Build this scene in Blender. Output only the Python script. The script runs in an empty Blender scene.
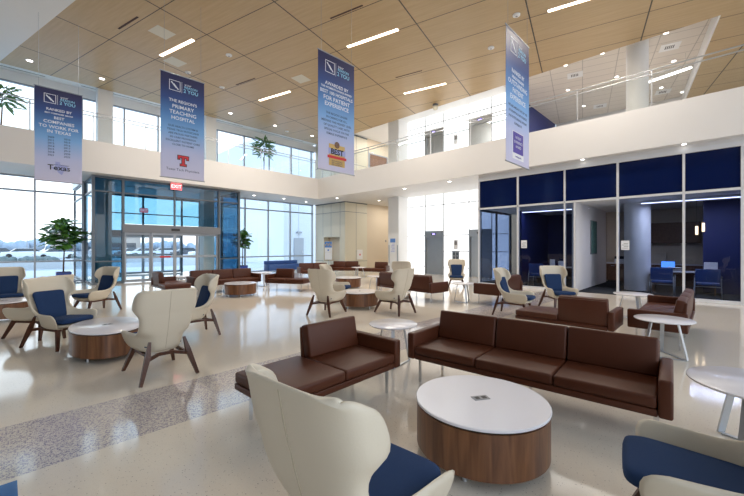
import bpy, bmesh, math, random
from mathutils import Vector, Matrix
random.seed(7)
PI = math.pi
SC = bpy.context.scene
COL = SC.collection

# ------------------------------------------------------------------ materials
MATS = {}
def mat(name, col=(.8, .8, .8), rough=.5, metal=0, spec=.5, emit=None, es=0, bump=None, var=None, coat=0):
    if name in MATS: return MATS[name]
    m = bpy.data.materials.new(name); m.use_nodes = True
    N = m.node_tree.nodes; L = m.node_tree.links
    b = N['Principled BSDF']
    b.inputs['Base Color'].default_value = (*col, 1)
    b.inputs['Roughness'].default_value = rough
    b.inputs['Metallic'].default_value = metal
    b.inputs['Specular IOR Level'].default_value = spec
    b.inputs['Coat Weight'].default_value = coat
    if emit:
        b.inputs['Emission Color'].default_value = (*emit, 1); b.inputs['Emission Strength'].default_value = es
    if var or bump:
        tc = N.new('ShaderNodeTexCoord')
        n = N.new('ShaderNodeTexNoise'); L.new(tc.outputs['Object'], n.inputs['Vector'])
        n.inputs['Scale'].default_value = (var or bump)[0]; n.inputs['Detail'].default_value = 4
        if var:
            r = N.new('ShaderNodeMix'); r.data_type = 'RGBA'
            k = var[1]
            r.inputs['A'].default_value = (*[c*(1-k) for c in col], 1)
            r.inputs['B'].default_value = (*[min(1, c*(1+k)) for c in col], 1)
            L.new(n.outputs['Fac'], r.inputs['Factor']); L.new(r.outputs['Result'], b.inputs['Base Color'])
        if bump:
            n2 = N.new('ShaderNodeTexNoise'); L.new(tc.outputs['Object'], n2.inputs['Vector'])
            n2.inputs['Scale'].default_value = bump[0]; n2.inputs['Detail'].default_value = 3
            bp = N.new('ShaderNodeBump'); bp.inputs['Strength'].default_value = bump[1]; bp.inputs['Distance'].default_value = .01
            L.new(n2.outputs['Fac'], bp.inputs['Height']); L.new(bp.outputs['Normal'], b.inputs['Normal'])
    MATS[name] = m
    return m

def glass(name, tint, refl=1.0, rough=0.0, ior=1.5):
    m = bpy.data.materials.new(name); m.use_nodes = True
    N = m.node_tree.nodes; L = m.node_tree.links; N.clear()
    o = N.new('ShaderNodeOutputMaterial'); mx = N.new('ShaderNodeMixShader')
    t = N.new('ShaderNodeBsdfTransparent'); t.inputs[0].default_value = (*tint, 1)
    g = N.new('ShaderNodeBsdfGlossy'); g.inputs['Roughness'].default_value = rough
    g.inputs['Color'].default_value = (refl, refl, refl, 1)
    fr = N.new('ShaderNodeFresnel'); fr.inputs['IOR'].default_value = ior
    ge = N.new('ShaderNodeNewGeometry'); sb = N.new('ShaderNodeMath'); sb.operation = 'SUBTRACT'; sb.inputs[0].default_value = 1; L.new(ge.outputs['Backfacing'], sb.inputs[1])
    mu = N.new('ShaderNodeMath'); mu.operation = 'MULTIPLY'; L.new(fr.outputs[0], mu.inputs[0]); L.new(sb.outputs[0], mu.inputs[1])
    L.new(mu.outputs[0], mx.inputs[0]); L.new(t.outputs[0], mx.inputs[1]); L.new(g.outputs[0], mx.inputs[2]); L.new(mx.outputs[0], o.inputs[0])
    MATS[name] = m
    return m

def wood(name, c1, c2, scale=1.0, axis='X', rough=.35):
    m = bpy.data.materials.new(name); m.use_nodes = True
    N = m.node_tree.nodes; L = m.node_tree.links; b = N['Principled BSDF']
    tc = N.new('ShaderNodeTexCoord'); mp = N.new('ShaderNodeMapping')
    sc = {'X': (1.2, 16, 16), 'Y': (16, 1.2, 16), 'Z': (16, 16, 1.2)}[axis]
    mp.inputs['Scale'].default_value = [s*scale for s in sc]
    L.new(tc.outputs['Object'], mp.inputs['Vector'])
    n = N.new('ShaderNodeTexNoise'); n.inputs['Scale'].default_value = 1.3; n.inputs['Detail'].default_value = 6; n.inputs['Distortion'].default_value = .6
    L.new(mp.outputs[0], n.inputs['Vector'])
    r = N.new('ShaderNodeValToRGB'); r.color_ramp.elements[0].position = .3; r.color_ramp.elements[1].position = .7
    r.color_ramp.elements[0].color = (*c1, 1); r.color_ramp.elements[1].color = (*c2, 1)
    L.new(n.outputs['Fac'], r.inputs['Fac']); L.new(r.outputs['Color'], b.inputs['Base Color'])
    b.inputs['Roughness'].default_value = rough
    MATS[name] = m
    return m

mat('dark_wall', (.05, .045, .04), .7)
mat('cream_paint', (.73, .71, .69), .55, var=(1.5, .02))
mat('white_paint', (.82, .81, .79), .55, var=(1.2, .02))
mat('beige_paint', (.66, .56, .43), .6, var=(1.2, .03))
mat('panel_cream', (.66, .62, .50), .35, var=(.8, .03))
mat('alu', (.33, .36, .40), .38, .5)
mat('alu_dark', (.12, .14, .16), .4, .5)
mat('header_grey', (.19, .20, .22), .45, .3)
mat('alu_white', (.74, .74, .75), .4, .2)
mat('chrome', (.72, .74, .77), .18, 1)
mat('steel', (.42, .44, .46), .34, .7, var=(3, .06))
mat('steel_leg', (.55, .57, .60), .35, .7)
mat('leather', (.080, .021, .008), .46, 0, .35, bump=(160, .12), var=(6, .06))
mat('leather_dark', (.05, .02, .012), .6)
mat('seam_dark', (.06, .022, .012), .6)
mat('leather_cream', (.66, .585, .465), .42, 0, .45, bump=(120, .06), var=(4, .03))
mat('cream_piping', (.50, .43, .32), .55)
mat('blue_fabric', (.016, .040, .110), .85, 0, .2, bump=(400, .25), var=(200, .18))
mat('blue_vinyl', (.03, .09, .30), .45)
mat('table_white', (.80, .77, .80), .22, 0, .5, coat=.2)
mat('black_gap', (.01, .01, .01), .5)
mat('black_plastic', (.02, .02, .022), .4)
mat('grey_plastic', (.25, .25, .26), .4)
mat('carpet', (.030, .034, .040), .95, 0, .1, bump=(300, .4), var=(90, .4))
mat('navy_wall', (.008, .022, .15), .5, var=(1, .05))
mat('navy_glass', (.003, .009, .055), .10, 0, .5)
mat('navy_room', (.007, .016, .10), .6)
mat('lamp_warm', (1, .9, .75), .5, emit=(1, .80, .58), es=4)
mat('lamp_white', (1, 1, 1), .5, emit=(1, .95, .9), es=4)
mat('lamp_cool', (1, 1, 1), .5, emit=(.75, .74, 1), es=2.6)
mat('white_plastic', (.8, .8, .8), .4)
mat('exit_red', (.8, .05, .06), .4, emit=(1, .08, .10), es=1.0)
mat('exit_text', (.9, .9, .9), .4, emit=(1, .75, .75), es=.8)
mat('red_sticker', (.6, .03, .03), .4)
mat('pot_blue', (.010, .05, .34), .18, 0, .6, coat=.5)
mat('soil', (.04, .025, .015), .9)
mat('bark', (.16, .10, .06), .8, bump=(30, .4))
mat('leaf', (.085, .23, .04), .4, var=(5, .35))
mat('leaf_light', (.10, .24, .06), .45, var=(5, .3))
mat('blue_screen', (.1, .3, .8), .3, emit=(.12, .34, 1), es=.9)
mat('indicator', (.3, .3, 1), .3, emit=(.25, .2, 1), es=3)
mat('gold_lamp', (1, .7, .4), .3, emit=(1, .62, .30), es=3)
mat('paper', (.82, .83, .85), .5)
mat('paper_blue', (.10, .25, .62), .5)
mat('art_green', (.10, .22, .20), .6, var=(9, .5))
mat('txt_white', (.80, .84, .90), .5)
mat('txt_cyan', (.30, .68, .92), .5)
mat('txt_navy', (.03, .05, .14), .5)
mat('txt_red', (.62, .03, .04), .5)
mat('txt_gold', (.62, .42, .14), .5)
mat('txt_black', (.01, .01, .012), .5)
mat('txt_purple', (.09, .06, .36), .5)
mat('txt_lavender', (.36, .40, .72), .5)
mat('asphalt', (.42, .43, .45), .85, var=(.4, .08))
mat('concrete', (.60, .61, .62), .8, var=(.7, .06))
mat('car_white', (.75, .77, .8), .25, 0, .5, coat=.6)
mat('car_dark', (.07, .08, .10), .25, 0, .5, coat=.6)
mat('car_glass', (.02, .03, .04), .08)
mat('tyre', (.02, .02, .02), .8)
mat('hedge', (.17, .20, .19), .9, var=(4, .35))
mat('treeline_hazed', (.30, .37, .45), .9, var=(.4, .3))  # aerial haze is put into this pale bluish tree colour
mat('build_white', (.74, .78, .84), .6, var=(.5, .03))
mat('build_brick', (.40, .33, .28), .7, var=(.5, .1))
mat('roof_dark', (.10, .10, .12), .7)
mat('cabinet_metal', (.3, .3, .32), .4, .4)
wood('walnut', (.10, .036, .015), (.235, .10, .042), 1.0, 'Z', .33)
wood('walnut_leg', (.045, .014, .007), (.10, .033, .016), 1.4, 'Z', .4)
wood('cabinet_wood', (.10, .045, .022), (.20, .10, .055), 1.0, 'X', .45)
wood('door_wood', (.13, .065, .035), (.24, .13, .075), 1.0, 'Z', .4)
glass('clear_glass', (.93, .97, .99))
glass('tint_glass', (.36, .56, .66), 1)
glass('rail_glass', (.95, .975, .985))
glass('office_glass', (.62, .68, .78), 1)

def grid_lines(N, L, src, spacing, offset, width):
    a = N.new('ShaderNodeMath'); a.operation = 'SUBTRACT'; L.new(src, a.inputs[0]); a.inputs[1].default_value = offset - spacing/2
    m = N.new('ShaderNodeMath'); m.operation = 'FLOORED_MODULO'; L.new(a.outputs[0], m.inputs[0]); m.inputs[1].default_value = spacing
    s = N.new('ShaderNodeMath'); s.operation = 'SUBTRACT'; L.new(m.outputs[0], s.inputs[0]); s.inputs[1].default_value = spacing/2
    b = N.new('ShaderNodeMath'); b.operation = 'ABSOLUTE'; L.new(s.outputs[0], b.inputs[0])
    c = N.new('ShaderNodeMath'); c.operation = 'LESS_THAN'; L.new(b.outputs[0], c.inputs[0]); c.inputs[1].default_value = width
    return c.outputs[0]

CA = math.radians(13.5)
def ceiling_wood():
    m = bpy.data.materials.new('ceiling_wood'); m.use_nodes = True
    N = m.node_tree.nodes; L = m.node_tree.links; b = N['Principled BSDF']
    tc = N.new('ShaderNodeTexCoord'); mp = N.new('ShaderNodeMapping'); mp.vector_type = 'POINT'
    mp.inputs['Rotation'].default_value = (0, 0, -CA)
    L.new(tc.outputs['Object'], mp.inputs['Vector'])
    sx = N.new('ShaderNodeSeparateXYZ'); L.new(mp.outputs[0], sx.inputs[0])
    g1 = grid_lines(N, L, sx.outputs[1], 3.16, 1.42, .020)
    g2 = grid_lines(N, L, sx.outputs[0], 1.53, 5.96, .014)
    mxm = N.new('ShaderNodeMath'); mxm.operation = 'MAXIMUM'; L.new(g1, mxm.inputs[0]); L.new(g2, mxm.inputs[1])
    st = N.new('ShaderNodeMapping'); st.inputs['Scale'].default_value = (14, 1.0, 1); L.new(mp.outputs[0], st.inputs['Vector'])
    n = N.new('ShaderNodeTexNoise'); n.inputs['Scale'].default_value = 1.0; n.inputs['Detail'].default_value = 4; L.new(st.outputs[0], n.inputs['Vector'])
    r = N.new('ShaderNodeValToRGB'); r.color_ramp.elements[0].position = .25; r.color_ramp.elements[1].position = .75
    r.color_ramp.elements[0].color = (.47, .325, .165, 1); r.color_ramp.elements[1].color = (.545, .39, .21, 1)
    L.new(n.outputs['Fac'], r.inputs['Fac'])
    mx = N.new('ShaderNodeMix'); mx.data_type = 'RGBA'; L.new(mxm.outputs[0], mx.inputs['Factor'])
    L.new(r.outputs['Color'], mx.inputs['A']); mx.inputs['B'].default_value = (.05, .035, .02, 1)
    L.new(mx.outputs['Result'], b.inputs['Base Color']); b.inputs['Roughness'].default_value = .38
    MATS['ceiling_wood'] = m
ceiling_wood()

def tile_mat(name, base, line, sx_, sy_, w, rot=-CA, rough=.8):
    m = bpy.data.materials.new(name); m.use_nodes = True
    N = m.node_tree.nodes; L = m.node_tree.links; b = N['Principled BSDF']
    tc = N.new('ShaderNodeTexCoord'); mp = N.new('ShaderNodeMapping'); mp.inputs['Rotation'].default_value = (0, 0, rot)
    L.new(tc.outputs['Object'], mp.inputs['Vector'])
    sx = N.new('ShaderNodeSeparateXYZ'); L.new(mp.outputs[0], sx.inputs[0])
    g1 = grid_lines(N, L, sx.outputs[0], sx_, 0, w); g2 = grid_lines(N, L, sx.outputs[1], sy_, 0, w)
    mxm = N.new('ShaderNodeMath'); mxm.operation = 'MAXIMUM'; L.new(g1, mxm.inputs[0]); L.new(g2, mxm.inputs[1])
    mx = N.new('ShaderNodeMix'); mx.data_type = 'RGBA'; L.new(mxm.outputs[0], mx.inputs['Factor'])
    mx.inputs['A'].default_value = (*base, 1); mx.inputs['B'].default_value = (*line, 1)
    L.new(mx.outputs['Result'], b.inputs['Base Color']); b.inputs['Roughness'].default_value = rough
    MATS[name] = m
tile_mat('acoustic_tile', (.72, .66, .59), (.46, .42, .38), .61, 1.22, .014)

def terrazzo():
    m = bpy.data.materials.new('terrazzo'); m.use_nodes = True
    N = m.node_tree.nodes; L = m.node_tree.links; b = N['Principled BSDF']
    tc = N.new('ShaderNodeTexCoord'); P = tc.outputs['Object']
    def chips(scale, lo, c1, c2, dd=.34):
        v = N.new('ShaderNodeTexVoronoi'); v.inputs['Scale'].default_value = scale; L.new(P, v.inputs['Vector'])
        s = N.new('ShaderNodeSeparateColor'); L.new(v.outputs['Color'], s.inputs[0])
        lt = N.new('ShaderNodeMath'); lt.operation = 'GREATER_THAN'; L.new(s.outputs[0], lt.inputs[0]); lt.inputs[1].default_value = lo
        d = N.new('ShaderNodeMath'); d.operation = 'LESS_THAN'; L.new(v.outputs['Distance'], d.inputs[0]); d.inputs[1].default_value = dd
        mm = N.new('ShaderNodeMath'); mm.operation = 'MULTIPLY'; L.new(lt.outputs[0], mm.inputs[0]); L.new(d.outputs[0], mm.inputs[1])
        mx = N.new('ShaderNodeMix'); mx.data_type = 'RGBA'; L.new(mm.outputs[0], mx.inputs['Factor'])
        if isinstance(c1, tuple): mx.inputs['A'].default_value = (*c1, 1)
        else: L.new(c1, mx.inputs['A'])
        mx.inputs['B'].default_value = (*c2, 1)
        return mx.outputs['Result']
    base = chips(105, .955, (.735, .66, .56), (.30, .24, .20))
    base = chips(150, .72, base, (.64, .57, .48))
    base = chips(100, .82, base, (.72, .66, .58))
    band = chips(82, .55, (.64, .58, .52), (.29, .26, .33), .6)
    band = chips(125, .66, band, (.36, .31, .33), .5)
    sx = N.new('ShaderNodeSeparateXYZ'); L.new(P, sx.inputs[0])
    def between(src, a, c):
        g = N.new('ShaderNodeMath'); g.operation = 'GREATER_THAN'; L.new(src, g.inputs[0]); g.inputs[1].default_value = a
        l = N.new('ShaderNodeMath'); l.operation = 'LESS_THAN'; L.new(src, l.inputs[0]); l.inputs[1].default_value = c
        mm = N.new('ShaderNodeMath'); mm.operation = 'MULTIPLY'; L.new(g.outputs[0], mm.inputs[0]); L.new(l.outputs[0], mm.inputs[1])
        return mm.outputs[0]
    def mul(a, c):
        mm = N.new('ShaderNodeMath'); mm.operation = 'MULTIPLY'; L.new(a, mm.inputs[0]); L.new(c, mm.inputs[1]); return mm.outputs[0]
    def mix(f, a, c):
        mx = N.new('ShaderNodeMix'); mx.data_type = 'RGBA'; L.new(f, mx.inputs['Factor']); L.new(a, mx.inputs['A'])
        if isinstance(c, tuple): mx.inputs['B'].default_value = (*c, 1)
        else: L.new(c, mx.inputs['B'])
        return mx.outputs['Result']
    col = mix(between(sx.outputs[1], 3.50, 4.54), base, band)
    xs = between(sx.outputs[0], -.5, .06)
    col = mix(mul(xs, between(sx.outputs[1], 3.0, 3.45)), col, (.03, .13, .36))
    xs = between(sx.outputs[0], -.5, -.05)
    col = mix(mul(xs, between(sx.outputs[1], 4.54, 4.9)), col, (.03, .13, .36))
    L.new(col, b.inputs['Base Color']); b.inputs['Roughness'].default_value = .10
    b.inputs['Specular IOR Level'].default_value = .62
    n = N.new('ShaderNodeTexNoise'); n.inputs['Scale'].default_value = 1.6; L.new(P, n.inputs['Vector'])
    mr = N.new('ShaderNodeMapRange'); mr.inputs['To Min'].default_value = .05; mr.inputs['To Max'].default_value = .13
    L.new(n.outputs['Fac'], mr.inputs['Value']); L.new(mr.outputs[0], b.inputs['Roughness'])
    MATS['terrazzo'] = m
terrazzo()

def banner_mat():
    m = bpy.data.materials.new('banner_print'); m.use_nodes = True
    N = m.node_tree.nodes; L = m.node_tree.links; b = N['Principled BSDF']
    tc = N.new('ShaderNodeTexCoord'); sx = N.new('ShaderNodeSeparateXYZ'); L.new(tc.outputs['Generated'], sx.inputs[0])
    r = N.new('ShaderNodeValToRGB'); e = r.color_ramp.elements
    e[0].position = 0; e[0].color = (.62, .60, .77, 1); e[1].position = 1; e[1].color = (.018, .018, .075, 1)
    for p, c in ((.25, (.50, .54, .78)), (.46, (.20, .42, .76)), (.60, (.09, .25, .56)), (.76, (.025, .07, .25)), (.88, (.018, .03, .13))):
        k = e.new(p); k.color = (*c, 1)
    L.new(sx.outputs[2], r.inputs['Fac']); L.new(r.outputs['Color'], b.inputs['Base Color']); b.inputs['Roughness'].default_value = .5
    MATS['banner_print'] = m
banner_mat()

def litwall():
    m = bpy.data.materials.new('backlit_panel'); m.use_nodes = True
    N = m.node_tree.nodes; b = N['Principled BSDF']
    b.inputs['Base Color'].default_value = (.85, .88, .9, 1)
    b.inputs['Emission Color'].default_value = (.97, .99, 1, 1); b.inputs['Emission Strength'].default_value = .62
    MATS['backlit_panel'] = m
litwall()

# ------------------------------------------------------------------ mesh helpers
def box(bm, x0, x1, y0, y1, z0, z1, M=None):
    vs = [Vector((x, y, z)) for z in (z0, z1) for y in (y0, y1) for x in (x0, x1)]
    if M is not None: vs = [M @ v for v in vs]
    v = [bm.verts.new(p) for p in vs]
    for f in ((0, 2, 3, 1), (4, 5, 7, 6), (0, 1, 5, 4), (2, 6, 7, 3), (0, 4, 6, 2), (1, 3, 7, 5)):
        bm.faces.new([v[i] for i in f])
    return v

def rbox(bm, x0, x1, y0, y1, z0, z1, r=.02, seg=3, M=None):
    t = bmesh.new(); box(t, x0, x1, y0, y1, z0, z1)
    bmesh.ops.bevel(t, geom=t.edges[:], offset=r, segments=seg, profile=.5, affect='EDGES')
    me = bpy.data.meshes.new('t'); t.to_mesh(me); t.free()
    n0 = len(bm.verts); bm.from_mesh(me); bpy.data.meshes.remove(me)
    bm.verts.ensure_lookup_table()
    if M is not None:
        for i in range(n0, len(bm.verts)): bm.verts[i].co = M @ bm.verts[i].co

def cyl(bm, a, b, r0, r1=None, seg=16, cap=True):
    a = Vector(a); b = Vector(b); r1 = r0 if r1 is None else r1
    d = (b-a).normalized(); up = Vector((0, 0, 1)) if abs(d.z) < .95 else Vector((1, 0, 0))
    u = d.cross(up).normalized(); w = d.cross(u)
    A = [bm.verts.new(a+(u*math.cos(t)+w*math.sin(t))*r0) for t in [2*PI*i/seg for i in range(seg)]]
    B = [bm.verts.new(b+(u*math.cos(t)+w*math.sin(t))*r1) for t in [2*PI*i/seg for i in range(seg)]]
    for i in range(seg):
        j = (i+1) % seg; bm.faces.new((A[i], A[j], B[j], B[i]))
    if cap: bm.faces.new(A[::-1]); bm.faces.new(B)

def bar(bm, a, b, w, t, w1=None, t1=None, side=None):
    """rectangular bar from a to b, w along the 'side' direction and t across"""
    a = Vector(a); b = Vector(b); d = (b-a).normalized()
    s = Vector(side) if side else (Vector((0, 0, 1)) if abs(d.z) < .9 else Vector((1, 0, 0)))
    s = (s - d*s.dot(d)).normalized(); n = d.cross(s)
    w1 = w if w1 is None else w1; t1 = t if t1 is None else t1
    A = [bm.verts.new(a+s*i*w/2+n*j*t/2) for i, j in ((-1, -1), (1, -1), (1, 1), (-1, 1))]
    B = [bm.verts.new(b+s*i*w1/2+n*j*t1/2) for i, j in ((-1, -1), (1, -1), (1, 1), (-1, 1))]
    for i in range(4):
        j = (i+1) % 4; bm.faces.new((A[i], A[j], B[j], B[i]))
    bm.faces.new(A[::-1]); bm.faces.new(B)

def prism(bm, pts, z0, z1):
    A = [bm.verts.new((x, y, z0)) for x, y in pts]; B = [bm.verts.new((x, y, z1)) for x, y in pts]
    n = len(pts)
    for i in range(n):
        j = (i+1) % n; bm.faces.new((A[i], A[j], B[j], B[i]))
    bm.faces.new(A[::-1]); bm.faces.new(B)

def lathe(bm, prof, seg=48, sx=1, sy=1, cx=0, cy=0):
    rings = []
    for r, z in prof:
        rings.append([bm.verts.new((cx+r*sx*math.cos(2*PI*i/seg), cy+r*sy*math.sin(2*PI*i/seg), z)) for i in range(seg)])
    for a, b in zip(rings, rings[1:]):
        for i in range(seg):
            j = (i+1) % seg; bm.faces.new((a[i], a[j], b[j], b[i]))
    bm.faces.new(rings[0][::-1]); bm.faces.new(rings[-1])

def mk(name, bm, m, parent=None, loc=(0, 0, 0), rz=0, smooth=False, auto=None):
    bmesh.ops.recalc_face_normals(bm, faces=bm.faces)
    me = bpy.data.meshes.new(name); bm.to_mesh(me); bm.free()
    ms = m if isinstance(m, (list, tuple)) else [m]
    for q in ms: me.materials.append(MATS[q])
    o = bpy.data.objects.new(name, me); COL.objects.link(o)
    o.location = loc; o.rotation_euler = (0, 0, rz)
    if parent: o.parent = parent
    if smooth:
        for p in me.polygons: p.use_smooth = True
        if auto is not None:
            try: me.set_sharp_from_angle(angle=math.radians(auto))
            except Exception: pass
    return o
def B(): return bmesh.new()
def tag(o, label, cat, group=None, kind=None):
    o['label'] = label; o['category'] = cat
    if group: o['group'] = group
    if kind: o['kind'] = kind
    return o
def struct(name, bm, m, parent=None, label=None, cat=None, **k):
    o = mk(name, bm, m, parent, **k)
    if parent is None:
        o['kind'] = 'structure'
        if label: o['label'] = label; o['category'] = cat or name.split('_')[0]
    return o
def empty(name, loc=(0, 0, 0), rz=0):
    o = bpy.data.objects.new(name, None); COL.objects.link(o); o.location = loc; o.rotation_euler = (0, 0, rz); o.empty_display_size = .2
    return o
def dup(o, loc=None, rz=None, parent=None):
    c = o.copy(); COL.objects.link(c)
    if parent: c.parent = parent
    if loc is not None: c.location = loc
    if rz is not None: c.rotation_euler = (0, 0, rz)
    for ch in list(o.children): dup(ch, parent=c)
    return c
PROTO = {}
def inst(key, maker, loc, rz, label, cat, group=None):
    if key not in PROTO:
        PROTO[key] = maker(); o = PROTO[key]; o.location = loc; o.rotation_euler = (0, 0, rz)
    else: o = dup(PROTO[key], loc, rz)
    return tag(o, label, cat, group)

def text(s, size, x, z, m, parent, y=-.004, name='lettering', align='CENTER', sx=1.0, R=(PI/2, 0, 0), font_ex=.0006, loc=None, bold=0):
    c = bpy.data.curves.new('t', 'FONT'); c.body = s; c.size = size; c.align_x = align; c.align_y = 'CENTER'; c.extrude = font_ex; c.offset = bold; c.resolution_u = 2
    t = bpy.data.objects.new('t', c); COL.objects.link(t)
    dg = bpy.context.evaluated_depsgraph_get()
    me = bpy.data.meshes.new_from_object(t.evaluated_get(dg)); bpy.data.objects.remove(t); bpy.data.curves.remove(c)
    me.materials.clear(); me.materials.append(MATS[m]); me.name = name
    o = bpy.data.objects.new(name, me); COL.objects.link(o); o.parent = parent
    o.location = loc or (x, y, z); o.rotation_euler = R; o.scale = (sx, 1, 1)
    return o

# ------------------------------------------------------------------ geometry constants
ZS, ZT = 4.62, 5.90          # balcony soffit / balcony top
YF, XF = 18.10, 13.76        # balcony faces
YG, XG = 21.0, 14.10         # window wall, storefront
YV = 18.75                   # vestibule front
XE = 17.3                    # elevator wall
ZC = 8.75                    # timber ceiling

# ------------------------------------------------------------------ floor
b = B(); box(b, -9, 21.5, -7, 24.6, -.12, 0)
struct('floor', b, 'terrazzo', label='polished cream terrazzo lobby floor with a speckled band', cat='floor')
b = B(); box(b, XG+.06, 19.6, -.75, 7.2, .0, .012)
struct('floor_office', b, 'carpet', label='dark carpet inside the glazed offices', cat='floor')

# ------------------------------------------------------------------ balcony (L-shaped slab with its white fascia)
b = B(); prism(b, [(-9, YF), (XF, YF), (XF, -7), (24, -7), (24, 20.95), (-9, 20.95)], ZS, ZT)
struct('wall_balcony', b, 'cream_paint', label='cream L-shaped balcony fascia and soffit of the upper level', cat='balcony')

# ------------------------------------------------------------------ ceilings
def rot(u, v): return (u*math.cos(CA)-v*math.sin(CA), u*math.sin(CA)+v*math.cos(CA))
UB = 4.5
p1 = (((UB+7*math.sin(CA))/math.cos(CA)), -7)
p2 = ((UB-20.0*math.sin(CA))/math.cos(CA), 20.0)
b = B(); prism(b, [p1, (24, -7), (24, 1.25), (15.38, -.08), (15.38, 20.0), p2], ZC, ZC+.75)
struct('ceiling', b, 'ceiling_wood', label='timber panelled lobby ceiling with dark joints', cat='ceiling')
b = B(); prism(b, [(-9, -7), p1, p2, (-9, 20.0)], ZC-.02, ZC+.75)
struct('ceiling_bulkhead', b, 'white_paint', label='plain white ceiling bulkhead at the upper left', cat='ceiling')
b = B(); box(b, -9, 15.38, 20.0, 21.3, 8.86, 9.5); box(b, -9, 15.7, 20.9, 21.08, 8.46, 8.86)
struct('ceiling_window_strip', b, 'white_paint', label='white strip of ceiling above the upper windows', cat='ceiling')
b = B(); prism(b, [(15.38, 7.3), (24, 7.3), (24, 21.3), (15.38, 21.3)], 9.25, 9.5)
struct('ceiling_lobby', b, 'white_paint', label='white upper ceiling before the lifts', cat='ceiling')
b = B(); prism(b, [(15.38, -.08), (24, 1.25), (24, 7.3), (15.38, 7.3)], 9.25, 9.5)
struct('ceiling_tile', b, 'acoustic_tile', label='white acoustic tile ceiling beyond the timber ceiling', cat='ceiling')
b = B(); bar(b, (15.38, -.06, 9.0), (24, 1.27, 9.0), .52, .05)
struct('trim_1', b, 'white_paint', label='white edge between timber and tile ceilings', cat='trim')
# slot diffusers above windows
b = B()
for i in range(4): box(b, -2+i*4.4, 1.2+i*4.4, 20.55, 20.60, 8.853, 8.86)
struct('trim_2', b, 'grey_plastic', label='linear air slots over the upper windows', cat='trim')

# ------------------------------------------------------------------ walls
b = B(); box(b, -9, -8.85, -7, 20.9, -.0, 9.5); struct('wall_left', b, 'dark_wall', label='unseen dark side wall added to darken reflections in the office glass', cat='wall')  # out of view, added so the office glazing reflects something dark
b = B(); box(b, -8.85, 13.7, -7.15, -7, 8.3, 9.5); box(b, -8.85, 13.7, -7.15, -7, 0, .6)
for i in range(8): box(b, -8.85+i*3.19, -8.6+i*3.19, -7.15, -7, .6, 8.3)
struct('wall_back', b, 'cream_paint', label='unseen cream wall behind the viewer, opened up to let soft daylight in', cat='wall')  # out of view, openings shaped to admit soft daylight from behind
b = B(); box(b, XG-.02, 14.5, -7, -.78, 0, ZS); struct('wall_right', b, 'white_paint', label='white wall right of the glazed offices', cat='wall')
# beige wall, panelled boxes at far corner
b = B(); box(b, 17.78, 21.5, 17.72, 17.9, 0, ZS); struct('wall_hall', b, 'beige_paint', label='beige wall in the far corridor', cat='wall')
b = B(); box(b, 21.4, 21.5, 7.3, 17.7, 0, ZS); struct('wall_end', b, 'beige_paint', label='beige end wall', cat='wall')
b = B(); box(b, 17.78, 24, 17.72, 17.9, ZT, 9.25); struct('wall_upper_hall', b, 'beige_paint', label='beige upper corridor wall', cat='wall')

def panel_box(name, z0, z1, hole):
    b = B()
    X0, X1, Y0, Y1 = 15.70, 17.76, 17.70, 20.93
    if hole:
        ya, yb, za, zb = 18.25, 19.95, .60, 2.27
        box(b, X0, X0+.5, Y0, ya, z0, z1); box(b, X0, X0+.5, yb, Y1, z0, z1)
        box(b, X0, X0+.5, ya, yb, z0, za); box(b, X0, X0+.5, ya, yb, zb, z1)
        box(b, X0+.5, X1, Y0, Y1, z0, z1)
    else: box(b, X0, X1, Y0, Y1, z0, z1)
    o = struct(name, b, 'panel_cream', label=('lower' if hole else 'upper')+' cream glass panelled enclosure in the far corner', cat='wall')
    b = B()
    zr = [.62, 3.95] if hole else [7.2]
    for z in zr:
        box(b, X0-.004, X0+.01, Y0, Y1, z-.012, z+.012) if not hole or z > 1 else (box(b, X0-.004, X0+.01, Y0, 18.2, z-.012, z+.012), box(b, X0-.004, X0+.01, 20.0, Y1, z-.012, z+.012))
        box(b, X0, X1, Y0-.004, Y0+.01, z-.012, z+.012)
    for y in (18.2, 19.15, 20.05):
        for (a, c) in (((2.3, z1), (z0, .6)) if hole else ((z0, z1),)):
            box(b, X0-.004, X0+.01, y-.01, y+.01, a, c)
    box(b, 16.7, 16.72, Y0-.004, Y0+.01, z0, z1)
    box(b, X0-.03, X1, Y0-.03, Y0, z1-.06, z1); box(b, X0-.03, X0, Y0, Y1, z1-.06, z1)
    mk('seams', b, 'alu_dark', o)
    return o
w = panel_box('wall_corner', 0, ZS, True)
b = B(); box(b, 16.17, 16.198, 18.27, 19.93, .62, 2.25); mk('niche_back', b, 'beige_paint', w)
panel_box('wall_corner_upper', ZT, 9.2, False)

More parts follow.
